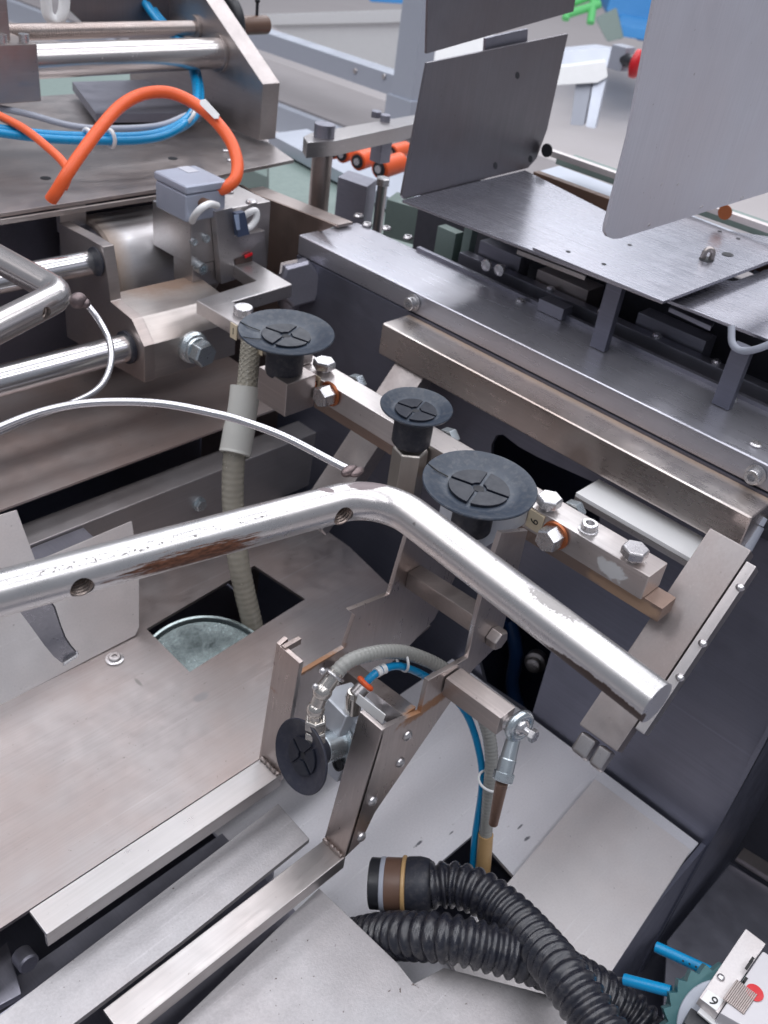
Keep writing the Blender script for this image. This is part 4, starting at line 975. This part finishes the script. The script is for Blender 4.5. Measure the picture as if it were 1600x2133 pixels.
for i, (u0, v0, u1, v1, dx, hh, mt, l) in enumerate((
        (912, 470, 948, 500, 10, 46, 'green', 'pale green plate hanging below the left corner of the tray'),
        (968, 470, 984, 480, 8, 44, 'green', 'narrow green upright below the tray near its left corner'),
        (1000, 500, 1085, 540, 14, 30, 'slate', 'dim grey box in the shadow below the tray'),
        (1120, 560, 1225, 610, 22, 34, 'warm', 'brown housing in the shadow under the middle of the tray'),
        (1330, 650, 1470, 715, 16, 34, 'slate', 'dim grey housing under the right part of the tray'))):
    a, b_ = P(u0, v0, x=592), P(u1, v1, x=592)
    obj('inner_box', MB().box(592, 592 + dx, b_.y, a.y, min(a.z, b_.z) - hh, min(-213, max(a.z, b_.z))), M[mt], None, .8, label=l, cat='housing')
ir = thing('inner_rail', (585, 250, -262), 'dim grey rail with screws running below the tray behind the wide beam', 'rail')
obj('rail', MB().box(580, 590, -40, 440, -266, -254), M['slate'], ir, .6)
for k in range(7): obj('screw', MB().lathe(V(585, 400 - k * 46, -254), (0, 0, 1), [(3.4, 0), (3.4, 1.2), (2.4, 2.4)], 16), M['bolt'], ir)
obj('tray_lip', MB().prism([P(1080, 512, z=-216), P(1224, 568, z=-216), P(1220, 575, z=-216), P(1078, 520, z=-216)], (0, 0, -3)), M['mach'], None, .3, label='thin pale strip under the tray edge', cat='strip')

# hopper plates
wA, wB = P(841, 414, z=TZ), P(1100, 349, z=TZ)
wn = V(wA.y - wB.y, wB.x - wA.x, 0).normalized()
def PW(u, v, off=0):
    r = ray(u, v); return r * ((wA.dot(wn) + off) / r.dot(wn))
def round_hole(f, u, v, a, b, n=12): return [f(u + a * math.cos(t), v + b * math.sin(t)) for t in [k * 2 * math.pi / n for k in range(n)]]
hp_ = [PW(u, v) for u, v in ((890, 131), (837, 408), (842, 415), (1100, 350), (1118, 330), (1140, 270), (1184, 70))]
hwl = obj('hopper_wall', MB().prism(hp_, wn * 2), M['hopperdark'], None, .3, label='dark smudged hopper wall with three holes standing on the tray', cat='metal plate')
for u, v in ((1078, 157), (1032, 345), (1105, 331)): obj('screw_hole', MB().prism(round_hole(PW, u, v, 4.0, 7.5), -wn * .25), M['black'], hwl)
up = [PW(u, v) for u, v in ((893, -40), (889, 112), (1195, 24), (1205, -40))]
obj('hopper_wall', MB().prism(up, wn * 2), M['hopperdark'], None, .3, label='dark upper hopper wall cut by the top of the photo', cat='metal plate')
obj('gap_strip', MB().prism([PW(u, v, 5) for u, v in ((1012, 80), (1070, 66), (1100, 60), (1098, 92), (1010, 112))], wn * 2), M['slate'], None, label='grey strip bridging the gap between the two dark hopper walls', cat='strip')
yG = 240.0
gp = [P(u, v, y=yG) for u, v in ((1375, -50), (1350, 75), (1310, 285), (1262, 470), (1261, 484), (1266, 493), (1278, 498), (1292, 497), (1500, 432), (1760, 352), (1760, -50))]
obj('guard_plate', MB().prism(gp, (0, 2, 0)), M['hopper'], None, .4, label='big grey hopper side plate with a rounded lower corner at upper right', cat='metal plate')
gpl = COL.objects['guard_plate']
for (u, v, l_) in ((1545, 413, 4), (1352, 470, 2), (1461, 432, 3), (1412, 385, 1.5), (1378, 385, 1.2)):
    c = P(u, v, y=yG - .1); obj('chip', MB().prism([c + V(-l_ / 2, 0, -.5), c + V(l_ / 2, 0, .6), c + V(l_ / 3, 0, 1.3), c + V(-l_ / 2, 0, .4)], (0, -.2, 0)), M['bolt'], gpl)

# channel and rails behind the tray
for i, (z, x0, x1, mat, l) in enumerate(((-196, 715, 722, M['pale'], 'white edged rail behind the tray, between the two hopper plates'),
                                         (-214, 704, 712, M['brownband'], 'brown flat channel behind the tray'),
                                         (-206, 735, 765, M['green'], 'pale wide rail beyond the brown channel'))):
    obj('rear_rail', MB().box(x0, x1, -80, 470, z - (14 if i == 1 else 5), z), mat, None, .5, label=l, cat='rail')
obj('pale_strip', MB().prism([P(u, v, z=-226) for u, v in ((1118, 358), (1165, 345), (1700, 545), (1700, 620))], (0, 0, -3)), M['aluprof'], None, label='pale strip lying between the tray and the rails', cat='strip')
for (u, v) in ((1140, 313), (1511, 442)):
    c = P(u, v, x=703.6); obj('channel_plug', MB().lathe(c, (-1, 0, 0), [(5.5, 0), (5.5, 1)], 18), M['copper'] if u > 1400 else M['black'], None, label='rust red plug in the channel right of the big hopper plate' if u > 1400 else 'black plug in the channel left of the big hopper plate', cat='plug')

# ================================================================== BACKGROUND: infeed conveyor and hall
cv = thing('infeed_conveyor', (1380, 1400, -500), 'grey infeed belt conveyor with silver side rails behind the machine', 'conveyor')
obj('belt', MB().box(1258, 1480, 300, 2600, -432, -420), M['belt'], cv, 2)
obj('side_profile', MB().box(1236, 1257, 300, 2600, -470, -424), M['aluprof'], cv, 1.5)
obj('lower_profile', MB().box(1185, 1235, 300, 2600, -520, -500), M['white'], cv, 1.5)
obj('side_cover', MB().box(1150, 1184, 300, 2600, -640, -522), M['green'], cv, 2)
gd = thing('machine_guard', (1310, 1450, -360), 'silver profile guard frame with a pale clear panel at the top', 'guard')
obj('lower_rail', MB().box(1300, 1340, 1160, 2600, -358, -324), M['aluprof'], gd, 1.5)
px = P(840, 215, x=1295)
obj('post', MB().box(1290, 1335, px.y - 22, px.y + 26, -400, 200), M['aluprof'], gd, 1.5)
obj('post_foot', MB().box(1284, 1341, px.y - 28, px.y + 32, -402, -352), M['aluprof'], gd, 2)
obj('far_rail', MB().prism([P(u, v, x=1610) for u, v in ((535, 30), (840, 20), (840, 46), (560, 52))], (40, 0, 0)), M['white'], gd, 1)
obj('clear_panel', MB().prism([P(u, v, x=1620) for u, v in ((560, 50), (840, 44), (840, 150), (600, 72))], (3, 0, 0)), M['white'], gd)
for (u, v) in ((740, 148), (800, 160)):
    c = P(u, v, x=1299.5); obj('rivet', MB().lathe(c, (-1, 0, 0), [(5, 0), (4, 2)], 14), M['mach'], gd)
sbp = thing('stop_bar', (620, 640, -300), 'flat steel stop bar on a dark post in front of the orange rollers', 'bar')
p0, p1 = P(635, 296, d=850), P(868, 252, d=980)
mb = MB().prism([P(632, 284, z=-212), P(648, 276, z=-212), P(880, 236, z=-212), P(880, 254, z=-212), P(700, 293, z=-212), P(640, 297, z=-212)], (0, 0, -13))
obj('bar', mb, M['mach'], sbp, .8)
c = P(675, 285, z=-212)
obj('post', MB().cyl(V(c.x, c.y, -330), V(c.x, c.y, -224.5), 9, 24), M['warm'], sbp, .4)
obj('post_cap', MB().cyl(V(c.x, c.y, -212), V(c.x, c.y, -201), 9, 24), M['slate'], sbp, .6)
for (u, v) in ((783, 244), (802, 252)):
    c = P(u, v, z=-212); obj('bolt_head', MB().hexhead(V(c.x, c.y, -212), (0, 0, 1), 9, 6), M['slate'], sbp)
c = P(795, 300, z=-230); obj('bracket', MB().box(c.x - 7, c.x + 7, c.y - 7, c.y + 7, -246, -225.5), M['slate'], sbp, .8)
rlab = ('nearest orange roller, beside the dark hopper wall', 'middle orange roller of the row by the stop bar', 'third orange roller, just right of the dark post', 'small orange roller tucked against the hopper wall edge', 'far orange roller half hidden behind the dark post')
for i, (u, v, du, dv, s) in enumerate(((790, 352, 44, -14, 1.0), (745, 336, 40, -14, .93), (712, 322, 36, -14, .86), (815, 318, 30, -8, .8), (694, 318, 22, -8, .7))):
    d = 980 - i * 0 + i * 25
    a = P(u, v, d=d); b_ = P(u + du, v + dv, d=d + 26)
    t = thing('orange_roller', V(a.x, a.y, a.z - 9), rlab[i], 'roller', 'orange rollers of the infeed')
    ax = b_ - a
    obj('sleeve', MB().lathe(a, ax, [(9.4 * s, 0), (10.6 * s, 1), (10.6 * s, ax.length - 1), (9.6 * s, ax.length)], 28), M['orange'], t)
    obj('end_disc', MB().lathe(a - ax.normalized() * 1.2, ax, [(7.6 * s, 0), (7.6 * s, 1)], 24), M['blackp'], t)
    obj('axle', MB().lathe(a - ax.normalized() * 2.6, ax, [(4 * s, 0), (4 * s, 2)], 16), M['bolt'], t)
obj('roller_bed', MB().prism([P(u, v, z=-352) for u, v in ((560, 278), (640, 268), (1000, 430), (960, 470), (850, 432))], (0, 0, -16)), M['aluprof'], None, 1, label='pale bed plate under the orange rollers', cat='machine panel')
obj('roller_skirt', MB().prism([P(u, v, z=-372) for u, v in ((560, 300), (700, 360), (900, 450), (980, 520), (700, 520), (560, 400))], (0, 0, -100)), M['green'], None, 1, label='pale green skirt below the roller bed', cat='machine panel')
for (u0, v0, u1, v1, d, dz, mt, l) in ((704, 368, 764, 392, 905, 60, 'slate', 'dim grey gear housing under the orange rollers'), (806, 415, 915, 462, 860, 34, 'green', 'pale green cover box just left of the tray edge')):
    p0, p1 = P(u0, v0, d=d), P(u1, v1, d=d * .985)
    zt_ = max(p0.z, p1.z)
    q_ = [V(p0.x, p0.y, zt_), V(p1.x, p1.y, zt_), V(p1.x + 26, p1.y + 12, zt_), V(p0.x + 26, p0.y + 12, zt_)]
    obj('machine_box', MB().prism(q_, (0, 0, -dz)), M[mt], None, .8, label=l, cat='housing')
c = P(797, 385, d=900)
tp_ = thing('standoff', V(c.x, c.y, c.z - 60), 'silver standoff with a screw below the nearest orange roller', 'standoff')
obj('stem', MB().cyl(c - V(0, 0, 46), c, 5, 18), M['mach'], tp_); obj('head', MB().hexhead(c, (0, 0, 1), 12, 7), M['bolt'], tp_)

# frame table on the right, seen between the hopper plates
wt = thing('frame_table', (2000, 700, -700), 'white profile frame table seen between the hopper plates', 'table')
d = 1750
def bgp(pts, vec, mat, nm, par, d=d): obj(nm, MB().prism([P(u, v, d=d) for u, v in pts], vec), mat, par, 1)
bgp(((1165, 108), (1250, 100), (1300, 108), (1290, 140), (1160, 142)), (30, 30, 0), M['aluprof'], 'top_profile', wt)
bgp(((1150, 142), (1262, 128), (1266, 160), (1245, 172), (1150, 178)), (25, 20, 0), M['white'], 'front_profile', wt, d - 20)
bgp(((1200, 172), (1234, 170), (1216, 262), (1188, 260)), (22, 10, 0), M['grey'], 'leg_side', wt, d - 10)
bgp(((1236, 170), (1262, 168), (1240, 268), (1220, 264)), (22, 10, 0), M['aluprof'], 'leg', wt, d - 12)
es = thing('stop_button', P(1325, 160, d=1500), 'red mushroom stop button on a grey box peeking past the hopper plate', 'stop button')
c = P(1294, 120, d=1500)
obj('box', obox(MB(), c, V(1, 0, 0), V(0, 1, 0), V(0, 0, 1), 14, 14, 18), M['grey'], es, 3)
kb = P(1322, 132, d=1470); kd = V(.25, -1, -.05).normalized()
obj('neck', MB().cyl(c, kb, 10, 18), M['blackp'], es)
obj('button', MB().lathe(kb - kd * 4, kd, [(14, 0), (21, 3), (21, 10), (17, 15), (.5, 16)], 28), M['red'], es)
gs = thing('green_stand', P(1220, 55, z=-1080), 'bright green tubular stand far back at the top', 'stand')
d = 5200
for i, ((u0, v0), (u1, v1)) in enumerate((((1180, 30), (1250, 8)), ((1240, -20), (1230, 48)), ((1182, 24), (1178, 40)), ((1180, 10), (1245, -14)))):
    obj('tube', MB().cyl(P(u0, v0, d=d), P(u1, v1, d=d), 22, 12), M['lime'], gs)
pb = thing('blue_pallet', P(1300, 60, z=-1090), 'stack of blue plastic sheets far back at the top right', 'pallet')
obj('stack', MB().prism([P(u, v, d=5400) for u, v in ((1275, 50), (1262, 20), (1290, -60), (1420, -60), (1420, 95), (1330, 85))], (900, 700, 0)), M['cyan'], pb, 20)
obj('lower_tray', MB().prism([P(u, v, d=5000) for u, v in ((1275, 62), (1290, 50), (1400, 70), (1400, 92), (1290, 76))], (500, 300, 0)), M['cyan'], pb, 10)
gb = thing('glass_bin', P(1250, 110, z=-1090), 'clear film wrapped bin standing in front of the blue sheets', 'bin')
obj('wall', MB().prism([P(u, v, d=4700) for u, v in ((1240, 40), (1285, 18), (1300, 80), (1265, 88))], (60, 40, 0)), M['green'], gb, 10)
wb = obj('white_bench', MB().prism([P(u, v, d=2300) for u, v in ((872, 70), (1024, 40), (1030, 132), (872, 150))], (60, 40, 0)), M['white'], None, 2, label='white bench top showing through the gap between the hopper walls', cat='bench')
bl = thing('blue_crate', P(770, 5, z=-1090), 'blue crate far back at the top edge', 'crate')
obj('crate', MB().prism([P(u, v, d=5600) for u, v in ((755, -30), (900, -40), (900, 12), (770, 4))], (400, 300, 0)), M['cyan'], bl, 10)

# ================================================================== LOWER RIGHT: VALVE MODULE, KNOB, TUBES
vm = thing('valve_module', (360, -10, -480), 'pale grey valve module with a white number sticker in the lower right corner', 'valve module')
zt = -440
mbp = [P(u, v, z=zt) for u, v in ((1554, 1934), (1596, 1966), (1530, 2068), (1484, 2140), (1440, 2098))]
obj('cover', MB().prism([P(1554, 1934, z=zt), P(1596, 1966, z=zt), P(1497, 2112, z=zt), P(1457, 2078, z=zt)], (0, 0, -6)), M['pale'], vm, .6)
obj('body', MB().prism([P(1590, 1980, z=zt + 3), P(1720, 2070, z=zt + 3), P(1660, 2200, z=zt + 3), P(1500, 2110, z=zt + 3)], (0, 0, -30)), plastic('module_plastic', (.62, .60, .62), .4, .06), vm, 1.2)
for k in range(12):
    f = k / 11
    a = P(1515 - 4 * f + 0, 2070 + 0, z=zt + 3.2); 
    p0 = P(1508 + 40 * f, 2082 + 30 * f, z=zt + 3.4); p1 = P(1536 + 40 * f, 2042 + 30 * f, z=zt + 3.4)
    obj('rib', MB().tube([p0, p1], .55, 6), M['warm'], vm)
c = P(1502, 2036, z=zt + .4); obj('screw', MB().ball(c, 2.0, 1, 1, .6), M['bolt'], vm)
c = P(1572, 2068, z=zt + 3.4)
obj('red_mark', MB().prism([c + V(4.4 * math.cos(t), 4.4 * math.sin(t), 0) for t in [k * math.pi / 10 for k in range(20)]], (0, 0, .3)), M['red'], vm)
for (u, v, l) in ((1545, 2052, 5), (1552, 2042, 4), (1560, 2010, 7), (1566, 2000, 4), (1555, 2062, 4)):
    c = P(u, v, z=zt + 3.3)
    obj('print_mark', MB().box(c.x - l / 2, c.x + l / 2, c.y - .7, c.y + .7, c.z, c.z + .25), M['ink'], vm)
stk = obj('number_sticker', MB().prism([P(u, v, z=zt + .4) for u, v in ((1474, 2062), (1508, 2084), (1492, 2106), (1460, 2082))], (0, 0, .4)), M['white'], vm)
ct = P(1486, 2086, z=zt + 1.0)
text_part('9', ct, V(-.15, -1, 0), V(1, -.15, 0), 7.5, M['ink'], stk)
obj('dark_edge', MB().prism([P(u, v, z=zt - 8) for u, v in ((1440, 2098), (1500, 2140), (1560, 2180), (1530, 2220), (1425, 2130))], (0, 0, -10)), M['blackp'], vm, .6)
obj('white_edge', MB().prism([P(u, v, z=zt - 7) for u, v in ((1462, 2096), (1510, 2136), (1500, 2150), (1452, 2110))], (0, 0, 1)), M['white'], vm)
kn = thing('gear_knob', P(1500, 2133, z=-500), 'teal toothed ring round a pale disc beside the valve module', 'knob')
kc = P(1512, 2150, d=470); kax = V(-.55, -.25, .80).normalized()
uu = kax.orthogonal().normalized(); vv = kax.cross(uu); pts = []
for k in range(72):
    a = 2 * math.pi * k / 72; r = 27.5 + (3.6 * (1 - (k % 3) / 2.2) if k % 3 < 3 else 0)
    pts.append(kc + uu * (r * math.cos(a)) + vv * (r * math.sin(a)))
obj('toothed_ring', MB().prism(pts, kax * -9), M['teal'], kn, .3)
obj('disc', MB().lathe(kc - kax * 1, kax, [(24, 0), (24, 3), (22, 4), (4, 3.5)], 56), M['knob'], kn)
obj('lower_body', MB().lathe(kc - kax * 30, kax, [(25, 0), (25.5, 18), (25, 20)], 40), M['teal'], kn)
for i, (a, b_, l) in enumerate((((1366, 1972, 520), (1475, 2022, 505), 'upper blue tube stub pointing at the toothed ring'), ((1300, 2040, 500), (1400, 2066, 486), 'lower blue tube stub beside the black hoses'))):
    p0, p1 = P(a[0], a[1], d=a[2]), P(b_[0], b_[1], d=b_[2]); p1 = p0 + (p1 - p0) * (1.2 if i == 0 else .98)
    t = thing('tube_stub', p0, l, 'tube', 'blue tube stubs')
    obj('tube', MB().cyl(p0, p1, 3.0, 20), M['blue'], t, .3)
    obj('bore', MB().lathe(p0 - (p1 - p0).normalized() * .2, p0 - p1, [(2.0, 0), (2.0, .15)], 16), plastic('tube_bore', (.003, .10, .28), .5), t)
    if i == 0:
        for k in range(4):
            c = p0.lerp(p1, .42 + .1 * k) + V(-1.4, -1.4, 2.25)
            obj('print_mark', MB().box(c.x - 1.2, c.x + 1.2, c.y - .5, c.y + .5, c.z - .2, c.z + .2), M['ink'], t)
# corner fittings bottom left
cf = thing('corner_roller', P(50, 2010, z=-520), 'small dark roller fitting in the gap at the lower left corner', 'fitting')
c = P(52, 1998, z=-500)
obj('roller', MB().lathe(c, (0, -1, .2), [(4.5, -5), (5.5, -4), (5.5, 4), (4.5, 5)], 28), M['slate'], cf)
obj('arm', MB().prism([P(u, v, z=-506) for u, v in ((-20, 1990), (15, 1960), (45, 2070), (-10, 2100))], (0, 0, -5)), M['slate'], cf, 1)
